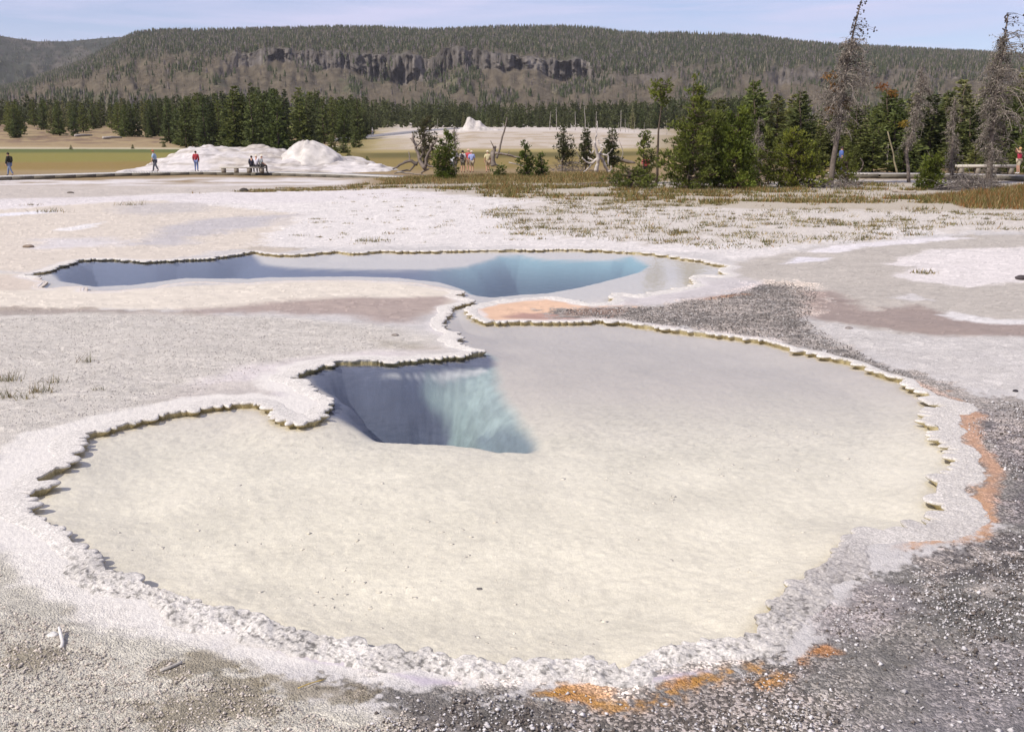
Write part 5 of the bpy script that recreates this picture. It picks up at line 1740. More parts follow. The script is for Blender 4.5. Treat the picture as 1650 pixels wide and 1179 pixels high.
def build_deadwood():
    Z4 = lambda x, y: (600 + x * .1818, 170 + y * .1818)
    L4 = lambda *p: [Z4(*q) for q in p]
    limbs('uprooted_stump', 'dark forked uprooted stump with spreading limbs left of the bright young pine', 'stump', 58, [
        (L4((470, 560), (420, 500), (400, 420), (360, 310), (352, 265)), .17, .08), (L4((400, 520), (340, 490), (260, 520), (180, 565)), .15, .06),
        (L4((400, 500), (330, 575), (250, 585), (190, 605)), .09, .04), (L4((470, 540), (480, 460), (510, 400), (535, 335)), .13, .06), (L4((420, 470), (450, 420), (430, 350)), .08, .04),
        (L4((480, 470), (540, 440), (580, 420)), .07, .03), (L4((470, 520), (520, 540), (550, 545)), .1, .05), (L4((380, 380), (420, 330), (450, 290)), .07, .03), (L4((340, 490), (325, 440), (318, 410)), .06, .03),
        (L4((365, 330), (345, 300), (330, 296)), .05, .025), (L4((500, 560), (440, 590), (430, 620)), .09, .04), (L4((520, 380), (560, 320), (575, 300)), .06, .03)], C(128, 116, 106, .8), 51)
    limbs('broken_stump', 'grey twisted broken stump with a tall leaning spike and a sideways log', 'stump', 59, [
        (L4((1075, 540), (1060, 480), (1080, 400), (1085, 360)), .30, .14), (L4((1100, 470), (1120, 410), (1150, 285), (1178, 190), (1190, 130), (1196, 108)), .12, .05),
        (L4((1085, 420), (1180, 435), (1250, 455), (1315, 470)), .13, .07), (L4((1075, 380), (1062, 340), (1048, 312)), .06, .025), (L4((1050, 520), (1035, 480), (1030, 440)), .11, .05), (L4((1090, 520), (1130, 540), (1170, 535)), .1, .05),
        (L4((1060, 500), (1045, 450), (1060, 400)), .1, .05), (L4((1200, 440), (1215, 400)), .04, .02)], C(142, 130, 120, .8), 52)
    Z5 = lambda x, y: (860 + x * .1212, 170 + y * .1212)
    L5 = lambda *p: [Z5(*q) for q in p]
    limbs('root_tangle', 'bleached white tangle of upturned roots before three olive pines', 'stump', 57, [
        (L5((830, 880), (850, 760), (855, 680), (810, 560), (800, 480)), .16, .07), (L5((800, 500), (835, 400), (848, 300), (852, 210)), .07, .03), (L5((850, 650), (920, 730), (960, 830), (1000, 890), (1030, 915)), .14, .06),
        (L5((990, 880), (1035, 850), (1028, 800)), .06, .03), (L5((850, 700), (780, 770), (700, 760), (640, 690)), .11, .04), (L5((790, 735), (740, 710), (720, 685)), .07, .04), (L5((870, 640), (930, 655), (985, 665), (990, 790)), .08, .04),
        (L5((860, 660), (910, 590), (880, 510), (850, 450)), .08, .04), (L5((980, 655), (1020, 610), (1050, 575)), .05, .02), (L5((790, 770), (720, 840), (660, 885)), .06, .03), (L5((800, 600), (770, 640), (735, 600)), .07, .03),
        (L5((840, 870), (815, 820), (830, 780)), .09, .06), (L5((880, 560), (930, 540), (965, 510)), .05, .02)], C(196, 186, 176, .85), 53)
    limbs('dry_branch', 'thin curved grey dead branch standing left of the root tangle', 'branch', 58, [(L5((612, 780), (605, 700), (570, 620), (520, 570)), .05, .02)], C(172, 160, 150, .8), 54)
    for i, (pts, lab) in enumerate([([(900, 268), (930, 262), (952, 266)], 'grey bare branch lying across the brush left of the root tangle'), ([(1022, 286), (1040, 276), (1052, 262)], 'pale bent branch leaning on the leggy bush beside the big clump'),
                                    ([(986, 284), (1012, 280), (1034, 283)], 'thin grey pole lying in the grass right of the root tangle'), ([(640, 277), (668, 281), (700, 284)], 'thin dark pole lying at the foot of the forked stump'),
                                    ([(820, 262), (846, 268), (880, 270)], 'long grey pole lying behind the two young pines'), ([(1000, 262), (1004, 246), (998, 226)], 'thin bare upright stick between the olive pines and the leggy bush'),
                                    ([(1130, 282), (1142, 268), (1160, 250)], 'pale bare branch slanting through the big clump')]):
        limbs('dry_branch', lab, 'branch', 57, [(pts, .06, .025)], C(164, 154, 144, .8), 90 + i)
    limbs('fallen_log', 'grey fallen trunk lying behind the root tangle towards the big clump', 'log', 60, [([(980, 252), (1000, 257), (1024, 264)], .26, .16)], C(140, 128, 116, .8), 55)
    limbs('small_log', 'short dark log lying on the grass below the root tangle', 'log', 50.5, [([(929, 297.5), (948, 297), (968, 295.5)], .07, .05)], C(120, 108, 98, .8), 56)
    limbs('bent_branch', 'bent bare branch reaching up to the right from the leaning snag', 'branch', 51, [([(1352, 285), (1372, 281), (1386, 276), (1392, 268), (1391, 260), (1388, 255)], .07, .03)], C(120, 106, 96, .8), 57)
    limbs('fallen_log', 'pale curved log on the grass between the right hand snags', 'log', 50, [([(1438, 306), (1450, 309), (1464, 310), (1474, 308)], .10, .07)], C(160, 148, 134, .8), 58)
    limbs('leaning_pole', 'thin pale dead pole leaning in front of the right grove', 'dead tree', 66, [([(1446, 283), (1440, 250), (1431, 212)], .07, .04)], C(140, 130, 104, .8), 59)
    limbs('bare_pole', 'thin straight pale pole standing in the right grove', 'dead tree', 78, [([(1302, 255), (1302, 215), (1301, 170)], .08, .04)], C(160, 148, 136, .8), 60)
    limbs('small_snag', 'small forked dead sapling beside the thin leaning pole', 'dead tree', 65, [([(1429, 280), (1430, 255), (1430, 232)], .05, .025), ([(1430, 252), (1424, 246), (1420, 243)], .03, .015), ([(1430, 248), (1425, 240), (1428, 236)], .03, .015), ([(1430, 262), (1422, 268), (1419, 270)], .03, .015)], C(150, 140, 124, .8), 61)

# ------------------------------------------------------------------ grass
def blades(mb, P, h, col, rng, lean=.35, w=.012):
    n = len(P)
    a = rng.uniform(0, 6.28, n)
    side = np.stack([np.cos(a), np.sin(a), np.zeros(n)], 1) * (w * rng.uniform(.6, 1.3, n))[:, None]
    top = P + np.stack([rng.normal(0, lean, n) * h, rng.normal(0, lean, n) * h, h * rng.uniform(.6, 1.1, n)], 1)
    V = np.stack([P - side, P + side, top], 1)
    mb.add(V.reshape(-1, 3), np.arange(n * 3).reshape(-1, 3), np.repeat(col, 3, 0))
def scatter(poly, n, rng, mask=None):
    poly = np.asarray(poly)
    lo, hi = poly.min(0), poly.max(0)
    out = []
    tot = 0
    for _ in range(60):
        X, Y = rng.uniform(lo[0], hi[0], n * 2), rng.uniform(lo[1], hi[1], n * 2)
        k = sdpoly(X, Y, poly, .5) > 0
        if mask is not None:
            k &= rng.random(len(X)) < mask(X, Y)
        out.append(np.stack([X[k], Y[k]], 1))
        tot += k.sum()
        if tot >= n:
            break
    return np.concatenate(out)[:n]
def on_ground(XY, dz=-.02):
    return np.stack([XY[:, 0], XY[:, 1], T(XY[:, 0], XY[:, 1]) + dz], 1)

def build_grass():
    rng = np.random.default_rng(77)
    straw, olive, rust, green = C(176, 156, 108, .8), C(116, 112, 62, .8), C(158, 112, 66, .8), C(96, 106, 44, .8)
    def mixcol(n, ws):
        pal = np.array([straw, olive, rust, green])
        return pal[rng.choice(4, n, p=ws)] * rng.uniform(.7, 1.25, (n, 1))
    # the strip before the trees
    strip = band((540, 293), (700, 278), (1000, 282), (1300, 292), (1760, 300), (1760, 350), (1640, 340), (1400, 337), (1100, 330), (900, 321), (760, 316), (640, 303))
    nm = lambda X, Y: sstep(-.04, .14, fbm(X * .3, Y * .6, 400, 4) - .48) * sstep(-.08, .1, fbm(X * 1.4, Y * 2, 404, 3) - .48)
    XY = scatter(strip, 46000, rng, nm)
    mb = MB()
    blades(mb, on_ground(XY), rng.uniform(.08, .30, len(XY)), mixcol(len(XY), [.36, .42, .14, .08]), rng, .4, .026)
    right = band((1490, 318), (1640, 300), (1790, 300), (1790, 342), (1560, 336))
    XY = scatter(right, 13000, rng)
    blades(mb, on_ground(XY), rng.uniform(.12, .38, len(XY)), mixcol(len(XY), [.25, .27, .40, .08]), rng, .3, .02)
    left = band((640, 286), (420, 297), (300, 306), (330, 308), (600, 300), (700, 292))
    XY = scatter(left, 6000, rng, nm)
    blades(mb, on_ground(XY), rng.uniform(.05, .18, len(XY)), mixcol(len(XY), [.5, .36, .1, .04]), rng, .4, .022)
    # meadow grass round the feet of the stumps and pines
    mid = band((600, 279), (1030, 276), (1060, 286), (960, 296), (640, 292))
    XY = scatter(mid, 16000, rng)
    blades(mb, on_ground(XY), rng.uniform(.10, .32, len(XY)), mixcol(len(XY), [.5, .3, .14, .06]), rng, .35, .02)
    tag(mb.build('dry_grass', M['grass']), 'dry straw and rust coloured grass in front of the trees', 'grass', kind='stuff')
    # sparse clumps over the white terrace
    mb = MB()
    zone_ = band((800, 320), (1100, 326), (1650, 345), (1760, 352), (1760, 376), (1560, 372), (1300, 398), (1180, 402), (1000, 388), (840, 386), (780, 350))
    cl = scatter(zone_, 620, rng, lambda X, Y: np.clip(sstep(-.1, .15, fbm(X * .35, Y * .35, 410, 4) - .5) + .10, 0, 1))
    P, Hh, K = [], [], []
    for c in cl:
        n = int(rng.integers(14, 44))
        r = rng.uniform(.06, .32)
        p = np.stack([c[0] + rng.normal(0, r, n), c[1] + rng.normal(0, r * .6, n)], 1)
        P.append(p)
        Hh.append(rng.uniform(.04, .17, n) * rng.uniform(.6, 1.3))
        K.append(mixcol(n, [.45, .40, .05, .10]) * rng.uniform(.7, 1.2))
    far = band((560, 306), (780, 318), (840, 386), (560, 396), (450, 380))
    for c in scatter(far, 70, rng):
        n = int(rng.integers(8, 30))
        r = rng.uniform(.05, .2)
        P.append(np.stack([c[0] + rng.normal(0, r, n), c[1] + rng.normal(0, r * .6, n)], 1))
        Hh.append(rng.uniform(.02, .09, n))
        K.append(mixcol(n, [.55, .35, .05, .05]))
    P = np.concatenate(P)
    blades(mb, on_ground(P, -.005), np.concatenate(Hh), np.concatenate(K), rng, .6, .012)
    tag(mb.build('sparse_grass', M['grass']), 'sparse low grass clumps growing on the white terrace beyond the pools', 'grass', kind='stuff')
    # single tufts that stand apart
    tufts = [(212, 331, .26, 60, 'brown grass tuft on wet grey runoff, tallest at left'), (80, 342, .24, 70, 'low brown tuft on white crust near the left edge'), (52, 331, .16, 34, 'small brown tuft just left of the boardwalk shadow streaks'),
             (14, 612, .10, 60, 'spiky dry tuft at the left edge of the gravel, rear one'), (12, 640, .11, 60, 'spiky dry tuft at the left edge of the gravel, front one'), (64, 632, .10, 70, 'dry olive tuft second from the left edge on the gravel'), (45, 642, .06, 24, 'thin low tuft beside the olive tuft on the gravel'),
             (89, 615, .08, 34, 'small green tuft on the gravel, right of the spiky pair'), (140, 582, .09, 34, 'lone small tuft high on the pebbled gravel'), (160, 628, .05, 20, 'tiny lone sprig low on the pebbled gravel'),
             (595, 389, .16, 90, 'wide wispy tuft just beyond the far edge of the blue pool'), (482, 380, .10, 40, 'dark little tuft beyond the blue pool, left of the wispy one'), (1488, 440, .13, 60, 'green tuft in the middle of the white island at right'), (1100, 376, .15, 90, 'olive mound of grass on the white terrace at right'), (1352, 363, .18, 110, 'broad olive hummock of grass, largest on the white terrace'), (1290, 358, .12, 60, 'flat olive hummock of grass left of the largest one')]
    for i, (x, y, h, n, lab) in enumerate(tufts):
        c = G(x, y)
        mb = MB()
        h = h * (2.1 if y > 500 else 1.2)
        r = h * (.45 if y > 500 else 1.2)
        p = np.stack([rng.normal(0, r, n), rng.normal(0, r * .5, n), np.full(n, -.01)], 1)
        blades(mb, p, rng.uniform(.4, 1, n) * h, mixcol(n, [.4, .45, .05, .10]) * .85, rng, .45, .004 if y > 500 else .012)
        o = mb.build('grass_tuft', M['grass'])
        o.location = (c[0], c[1], T1(c[0], c[1]))
        tag(o, lab, 'grass tuft')

# ------------------------------------------------------------------ gravel and single stones
def stones(mb, P, size, col, rng, flat=1.0):
    n = len(P)
    o8 = np.array([[1, 0, 0], [0, 1, 0], [-1, 0, 0], [0, -1, 0], [0, 0, .8], [0, 0, -.6]], float)
    a = rng.uniform(0, 6.28, n)
    v = o8[None] * rng.uniform(.55, 1.25, (n, 6, 1)) * size[:, None, None]
    v = v + rng.normal(0, .15, (n, 6, 3)) * size[:, None, None]
    x = v[..., 0] * np.cos(a)[:, None] - v[..., 1] * np.sin(a)[:, None]
    y = v[..., 0] * np.sin(a)[:, None] + v[..., 1] * np.cos(a)[:, None]
    V = np.stack([x, y, v[..., 2] * flat], -1) + P[:, None]
    F = np.array([[0, 1, 4], [1, 2, 4], [2, 3, 4], [3, 0, 4], [1, 0, 5], [2, 1, 5], [3, 2, 5], [0, 3, 5]])
    mb.add(V.reshape(-1, 3), (np.arange(n)[:, None, None] * 6 + F[None]).reshape(-1, 3), np.repeat(col, 6, 0))

def build_gravel():
    rng = np.random.default_rng(88)
    mb = MB()
    right = band((1500, 650), (1560, 640), (1760, 660), (2350, 760), (2350, 1250), (560, 1250), (620, 1120), (760, 1118), (1000, 1108), (1290, 1050), (1340, 1000), (1420, 940), (1610, 870), (1640, 790), (1590, 720))
    clump = lambda X, Y: .12 + .88 * sstep(-.12, .2, fbm(X * 1.3, Y * 1.3, 420, 4) - .5)
    XY = scatter(right, 36000, rng, clump)
    out = pool_sd(XY[:, 0], XY[:, 1]) < -.32
    XY = XY[out]
    n = len(XY)
    z = .06 * (fbm(XY[:, 0] * .9, XY[:, 1] * .9, 1, 5) - .5) + .004
    light = rng.random(n) < .55
    col = np.where(light[:, None], C(214, 208, 204, .84)[None], C(116, 106, 98, .8)[None]) * rng.uniform(.7, 1.15, (n, 1))
    stones(mb, np.column_stack([XY, z]), np.clip(rng.lognormal(-4.9, .42, n), .004, .022), col, rng)
    mid = band((880, 499), (1060, 494), (1180, 474), (1260, 452), (1320, 470), (1300, 520), (1420, 588), (1480, 614), (1300, 560), (1060, 523), (960, 512))
    XY = scatter(mid, 4500, rng)
    XY = XY[pool_sd(XY[:, 0], XY[:, 1]) < -.16]
    n = len(XY)
    light = rng.random(n) < .28
    col = np.where(light[:, None], C(206, 200, 194)[None], C(122, 114, 108)[None]) * rng.uniform(.75, 1.15, (n, 1))
    stones(mb, np.column_stack([XY, .06 * (fbm(XY[:, 0] * .9, XY[:, 1] * .9, 1, 5) - .5) + .006]), rng.uniform(.007, .018, n), col, rng)
    left = band((-150, 860), (60, 890), (180, 960), (400, 1060), (640, 1130), (760, 1250), (-150, 1250))
    XY = scatter(left, 15000, rng)
    XY = XY[pool_sd(XY[:, 0], XY[:, 1]) < -.42 - .5 * fbm(XY[:, 0] * 2, XY[:, 1] * 2, 430, 3)]
    n = len(XY)
    col = C(212, 200, 186, .85)[None] * rng.uniform(.6, 1.15, (n, 1))
    stones(mb, np.column_stack([XY, .06 * (fbm(XY[:, 0] * .9, XY[:, 1] * .9, 1, 5) - .5)]), np.clip(rng.lognormal(-5.0, .4, n), .003, .018), col, rng)
    # flat flakes of sinter lying on the pool floor
    fl_ = band((150, 850), (420, 680), (700, 730), (900, 745), (1300, 640), (1450, 760), (1180, 980), (900, 1040), (450, 970))
    XY = scatter(fl_, 700, rng, lambda X, Y: np.clip(sstep(-.02, .15, fbm(X * .9, Y * .9, 440, 4) - .5) + .1, 0, 1))
    n = len(XY)
    fz, _ = pool_floor(XY[:, 0], XY[:, 1], np.maximum(pool_sd(XY[:, 0], XY[:, 1]), 0))
    stones(mb, np.column_stack([XY, fz - .001]), np.clip(rng.lognormal(-4.5, .6, n), .004, .035), C(230, 220, 198, .85)[None] * rng.uniform(.9, 1.06, (n, 1)), rng, .35)
    terr = band((-200, 520), (180, 508), (430, 510), (640, 535), (600, 560), (440, 600), (200, 660), (-200, 740))
    XY = scatter(terr, 9000, rng)
    n = len(XY)
    col = C(206, 198, 190, .82)[None] * rng.uniform(.6, 1.15, (n, 1))
    stones(mb, np.column_stack([XY, .06 * (fbm(XY[:, 0] * .9, XY[:, 1] * .9, 1, 5) - .5) - .001]), rng.uniform(.005, .012, n), col, rng)
    tag(mb.build('gravel', M['stone']), 'loose pale and dark gravel over the ground around the pools', 'gravel', kind='stuff')
    # stones and sticks that stand out
    def rock(x, y, size, col, lab, squash=.6, z=None, seed=0, name='stone', cat='stone'):
        r_ = np.random.default_rng(seed + int(x))
        bm = bmesh.new()
        bmesh.ops.create_icosphere(bm, subdivisions=3, radius=1)
        for v in bm.verts:
            p = np.array(v.co)
            k = 1 + .45 * (float(fbm(np.array([p[0] * 1.6 + 9 + x]), np.array([p[1] * 1.6 + p[2] * 1.1 + 5]), seed, 3)[0]) - .5)
            v.co = Vector((p[0] * k * 1.15, p[1] * k, p[2] * k * squash)) * size
        V = np.array([v.co[:] for v in bm.verts])
        F = np.array([[v.index for v in f.verts] for f in bm.faces])
        bm.free()
        mb = MB()
        mb.add(V, F, C(*col))
        o = mb.build(name, M['stone'], smooth=True)
        c = G(x, y)
        o.location = (c[0], c[1], (T1(c[0], c[1]) if z is None else z) + size * squash * .35)
        tag(o, lab, cat)
    rock(772, 917.5, .027, (112, 106, 98), 'dark pebble lying on the cream floor of the near pool', .5, -.165, 1)
    rock(85, 1025, .032, (224, 220, 212), 'white pebble beside the upright bleached stick', .7, None, 2)
    rock(1636, 631, .03, (60, 56, 58), 'small black stone on the pale gravel at the right edge', .7, None, 3)
    rock(1646, 450, .12, (78, 70, 70), 'dark rough stone on the white island at the right edge', .55, None, 4)
    rock(393, 303, .22, (80, 74, 68), 'dark rock on pale ground below the bench', .7, None, 5)
    rock(46, 398, .13, (150, 132, 114), 'small brown heap on the tan runoff beside the left edge', .4, None, 6)
    rock(637, 540, .05, (150, 140, 130), 'flat grey stone on gravel left of the gap between the pools', .35, None, 7)
    rock(1368, 530, .06, (150, 140, 134), 'grey pebble on the lavender flat at right of the near pool', .5, None, 8)
    rock(113, 306, .15, (110, 102, 92), 'dark flat rock on the pale streaks below the left boardwalk', .4, None, 9)
    def stick(pts, r0, r1, col, lab):
        mb = MB()
        P = []
        for x, y, z in pts:
            P.append(G(x, y, z))
        P = np.array(P)
        o_ = P[0].copy()
        s = np.linspace(0, 1, 10)
        k = np.linspace(0, 1, len(P))
        q = np.stack([np.interp(s, k, P[:, j]) for j in range(3)], 1) - o_
        mb.tube(q, np.linspace(r0, r1, 10), 7, C(*col, .85))
        o = mb.build('stick', M['dead'], smooth=True)
        o.location = o_
        tag(o, lab, 'stick')
    stick([(99, 1043, .015), (101, 1034, .03), (97, 1018, .05), (95, 1010, .06)], .013, .009, (226, 220, 212), 'curved white bleached stick standing up from the lower left gravel')
    stick([(258, 1080, .014), (275, 1074, .02), (293, 1066, .018)], .012, .010, (196, 188, 176), 'straight pale grey stick lying on the lower left gravel')
    stick([(480, 1108, .008), (500, 1100, .012), (522, 1094, .008)], .004, .003, (206, 178, 110), 'thin yellow straw on the dark gravel below the front rim')

# ------------------------------------------------------------------ people
def skin_part(verts, edges, radii, sub=1):
    me = bpy.data.meshes.new('skeleton')
    me.from_pydata([tuple(v) for v in verts], edges, [])
    o = bpy.data.objects.new('skeleton', me)
    COL.objects.link(o)
    md = o.modifiers.new('Skin', 'SKIN')
    if not me.skin_vertices:
        raise RuntimeError('no skin layer')
    for i, r in enumerate(radii):
        me.skin_vertices[0].data[i].radius = r if isinstance(r, tuple) else (r, r)
    me.skin_vertices[0].data[0].use_root = True
    md.use_smooth_shade = True
    if sub:
        sd = o.modifiers.new('Subdivision', 'SUBSURF')
        sd.levels = sd.render_levels = sub
    dg = bpy.context.evaluated_depsgraph_get()
    ev = o.evaluated_get(dg).to_mesh()
    V = np.array([v.co[:] for v in ev.vertices])
    tri, quad = [], []
    for p in ev.polygons:
        (tri if len(p.vertices) == 3 else quad).append(list(p.vertices))
    o.evaluated_get(dg).to_mesh_clear()
    bpy.data.objects.remove(o)
    bpy.data.meshes.remove(me)
    return V, tri, quad

def person(label, pos, h, face, pose, shirt, legs, hair=None, hat=None, pack=None, sleeves='short', shorts=False, camera_up=False, skin=(206, 160, 134), shoes=(70, 64, 62), group=None, lean=0.0):
    """face: rotation about z; 0 looks away (+y). Lengths in units of the standing height."""
    rng = np.random.default_rng(len(label))
    if pose == 'sit':
        pz = .345
        J = dict(pel=(0, 0, pz), wst=(0, .0, pz + .10), chs=(0, .012, pz + .22), nck=(0, .012, pz + .325), hd1=(0, .02, pz + .38), hd2=(0, .03, pz + .44))
        for s, n in ((-1, 'l'), (1, 'r')):
            J['hip' + n] = (s * .052, .02, pz - .005)
            J['kne' + n] = (s * .06, .235, pz + .0)
            J['ank' + n] = (s * .06, .235, .045)
            J['toe' + n] = (s * .065, .31, .02)
            J['sho' + n] = (s * .105, .01, pz + .285)
            J['elb' + n] = (s * .13, .05, pz + .13)
            J['wri' + n] = (s * .09, .16, pz + .06)
    else:
        st = .115 if pose == 'walk' else .012
        J = dict(pel=(0, 0, .52), wst=(0, .0, .61), chs=(0, .01 + lean * .5, .73), nck=(0, .01 + lean, .838), hd1=(0, .015 + lean * 1.3, .89), hd2=(0, .02 + lean * 1.5, .95))
        for s, n in ((-1, 'l'), (1, 'r')):
            k = s * st
            J['hip' + n] = (s * .052, .0, .50)
            J['kne' + n] = (s * .056, k * .62 + .02, .285)
            J['ank' + n] = (s * .056, k * 1.25 - .01, .045 + (.03 if pose == 'walk' and s < 0 else 0))
            J['toe' + n] = (s * .064, k * 1.25 + .07, .02)
            J['sho' + n] = (s * .108, .0 + lean, .80)
            if camera_up:
                J['elb' + n] = (s * .15, .10, .80)
                J['wri' + n] = (s * .05, .14, .90)
            else:
                J['elb' + n] = (s * .138, -k * .4 - .005 + lean * .7, .645)
                J['wri' + n] = (s * .13, -k * .4 + .035 + lean, .505)
    R_ = dict(pel=.075, wst=.068, chs=(.092, .066), nck=.032, hd1=.046, hd2=.05, hip=.055, kne=.036, ank=.024, toe=.018, sho=.042, elb=.028, wri=.02)
    def rr(n):
        return R_.get(n, R_.get(n[:3]))
    def part(names, links, inflate):
        idx = {n: i for i, n in enumerate(names)}
        rad = []
        for n in names:
            r = rr(n)
            rad.append(tuple(v + inflate for v in r) if isinstance(r, tuple) else r + inflate)
        V, tri, quad = skin_part([J[n] for n in names], [(idx[a], idx[b]) for a, b in links], rad)
        return V, tri, quad
    def to_mb(res, col):
        V, tri, quad = res
        mb = MB()
        col = np.asarray(col)
        f = np.array(quad) if quad else np.zeros((0, 4), int)
        mb.add(V, f, col)
        if tri:
            mb.f.append(np.array(tri))
        return mb
    core = [('pel', 'wst'), ('wst', 'chs'), ('chs', 'nck'), ('nck', 'hd1'), ('hd1', 'hd2')]
    limb = []
    for n in 'lr':
        limb += [('pel', 'hip' + n), ('hip' + n, 'kne' + n), ('kne' + n, 'ank' + n), ('ank' + n, 'toe' + n), ('chs', 'sho' + n), ('sho' + n, 'elb' + n), ('elb' + n, 'wri' + n)]
    names = ['pel', 'wst', 'chs', 'nck', 'hd1', 'hd2'] + [a + n for n in 'lr' for a in ('hip', 'kne', 'ank', 'toe', 'sho', 'elb', 'wri')]
    res = part(names, core + limb, 0.0)
    mb = to_mb(res, C(*skin, .85))
    feet = res[0][:, 2] < .06
    mb.c[0][feet] = C(*shoes)
    # palm, four fingers and a thumb; nose and ears
    for s, n in ((-1, 'l'), (1, 'r')):
        w, e = np.array(J['wri' + n]), np.array(J['elb' + n])
        dr = (w - e) / np.linalg.norm(w - e)
        palm = w + dr * .05
        mb.tube([w, w + dr * .025, palm], [.017, .022, .018], 6, C(*skin, .85))
        acr = np.cross(dr, [0, 0, 1.0]) if abs(dr[2]) < .9 else np.array([0, 1.0, 0])
        acr /= np.linalg.norm(acr)
        curl = np.array([-s * .35, .2, 0])
        for q, (o_, L_) in enumerate(((-.014, .040), (-.005, .046), (.005, .043), (.014, .034))):
            b = palm + acr * o_
            mb.tube([b, b + dr * L_ * .55, b + dr * L_ + curl * L_ * .4], [.0056, .005, .0036], 5, C(*skin, .85))
        b = w + dr * .02 + acr * .018
        mb.tube([b, b + (dr + acr) * .014, b + dr * .035 + acr * .018], [.0065, .006, .004], 5, C(*skin, .85))
    hd = np.array(J['hd1']) * .4 + np.array(J['hd2']) * .6
    mb.tube([hd + [0, .046, .006], hd + [0, .058, -.012]], [.006, .009], 5, C(*skin, .85))
    for s in (-1, 1):
        mb.tube([hd + [s * .048, 0, .01], hd + [s * .054, -.006, -.004]], [.009, .008], 5, C(*skin, .85))
        mb.tube([hd + [s * .017, .048, .012], hd + [s * .017, .051, .012]], [.006, .005], 5, C(52, 44, 40))
    mb.tube([hd + [-.014, .045, -.026], hd + [0, .05, -.027], hd + [.014, .045, -.026]], .004, 4, C(160, 92, 84))
    body = mb.build('person', M['skin'], smooth=True)
    body.location = pos
    body.scale = (h, h, h)
    body.rotation_euler = (0, 0, face)
    # clothes follow the body
    sn = ['chs', 'wst', 'pel'] + [a + n for n in 'lr' for a in ('sho', 'elb')] + (['wril', 'wrir'] if sleeves == 'long' else [])
    sl = [('chs', 'wst'), ('wst', 'pel')] + [e for n in 'lr' for e in ([('chs', 'sho' + n), ('sho' + n, 'elb' + n)] + ([('elb' + n, 'wri' + n)] if sleeves == 'long' else []))]
    if sleeves == 'none':
        sn, sl = ['chs', 'wst', 'pel', 'shol', 'shor'], [('chs', 'wst'), ('wst', 'pel'), ('chs', 'shol'), ('chs', 'shor')]
    to_mb(part(sn, sl, .018), C(*shirt)).build('shirt', M['cloth'], body, smooth=True)
    ln = ['pel'] + [a + n for n in 'lr' for a in ('hip', 'kne')] + ([] if shorts else ['ankl', 'ankr'])
    ll = [e for n in 'lr' for e in ([('pel', 'hip' + n), ('hip' + n, 'kne' + n)] + ([] if shorts else [('kne' + n, 'ank' + n)]))]
    to_mb(part(ln, ll, .011), C(*legs)).build('shorts' if shorts else 'trousers', M['cloth'], body, smooth=True)
    def dome(c, rx, ry, rz, z0, colr, brim=0.0, nm='hair'):
        mb = MB()
        u, v = np.meshgrid(np.arange(14) / 14 * 2 * math.pi, np.linspace(0, 1, 8), indexing='ij')
        th = np.arccos(np.clip(1 - v * (1 - z0), -1, 1))
        P = np.stack([c[0] + rx * np.sin(th) * np.cos(u), c[1] + ry * np.sin(th) * np.sin(u), c[2] + rz * np.cos(th)], -1)
        if brim:
            P[:, -1, 0] = c[0] + (rx + brim) * np.cos(u[:, -1])
            P[:, -1, 1] = c[1] + (ry + brim) * np.sin(u[:, -1])
        i, k = np.meshgrid(np.arange(14), np.arange(7), indexing='ij')
        i2 = (i + 1) % 14
        mb.add(P.reshape(-1, 3), np.stack([i * 8 + k, i * 8 + k + 1, i2 * 8 + k + 1, i2 * 8 + k], -1).reshape(-1, 4), C(*colr, .85))
        mb.build(nm, M['cloth'], body, smooth=True)
    top = np.array(J['hd2'])
    if hair:
        dome(top + [0, -.012, -.012], .058, .058, .062, -.55, hair)
    if hat:
        dome(top + [0, 0, .002], .060, .062, .062, .15, hat, .035, 'hat')
    if pack:
        c = np.array(J['chs'])
        mb = MB()
        u, v = np.meshgrid(np.arange(12) / 12 * 2 * math.pi, np.linspace(-1, 1, 9), indexing='ij')
        pr = np.clip(1 - np.abs(v) ** 4, 0.02, 1) ** .5
        P = np.stack([c[0] + .085 * pr * np.cos(u), c[1] - .11 + .06 * pr * np.sin(u), c[2] - .02 + .13 * v], -1)
        i, k = np.meshgrid(np.arange(12), np.arange(8), indexing='ij')
        i2 = (i + 1) % 12
        mb.add(P.reshape(-1, 3), np.stack([i * 9 + k, i2 * 9 + k, i2 * 9 + k + 1, i * 9 + k + 1], -1).reshape(-1, 4), C(*pack))
        for s in (-1, 1):
            mb.tube([c + [s * .06, -.07, .09], c + [s * .065, .0, .115], c + [s * .065, .075, .05], c + [s * .06, -.06, -.08]], .011, 5, C(*pack))
        mb.build('backpack', M['cloth'], body, smooth=True)
    if camera_up:
        w = (np.array(J['wril']) + np.array(J['wrir'])) / 2 + [0, .03, .03]
        mb = MB()
        mb.box(w + [-.032, -.012, -.02], w + [.032, .012, .02], C(60, 60, 64))
        mb.tube([w + [0, .012, 0], w + [0, .034, 0]], .014, 10, C(40, 40, 44))
        cam_o = mb.build('camera', M['cloth'])
        cam_o.location, cam_o.scale, cam_o.rotation_euler = pos, (h, h, h), (0, 0, face)
        tag(cam_o, 'small dark camera held up to the face of the woman in red', 'camera')
    tag(body, label, 'person', group)
    return body

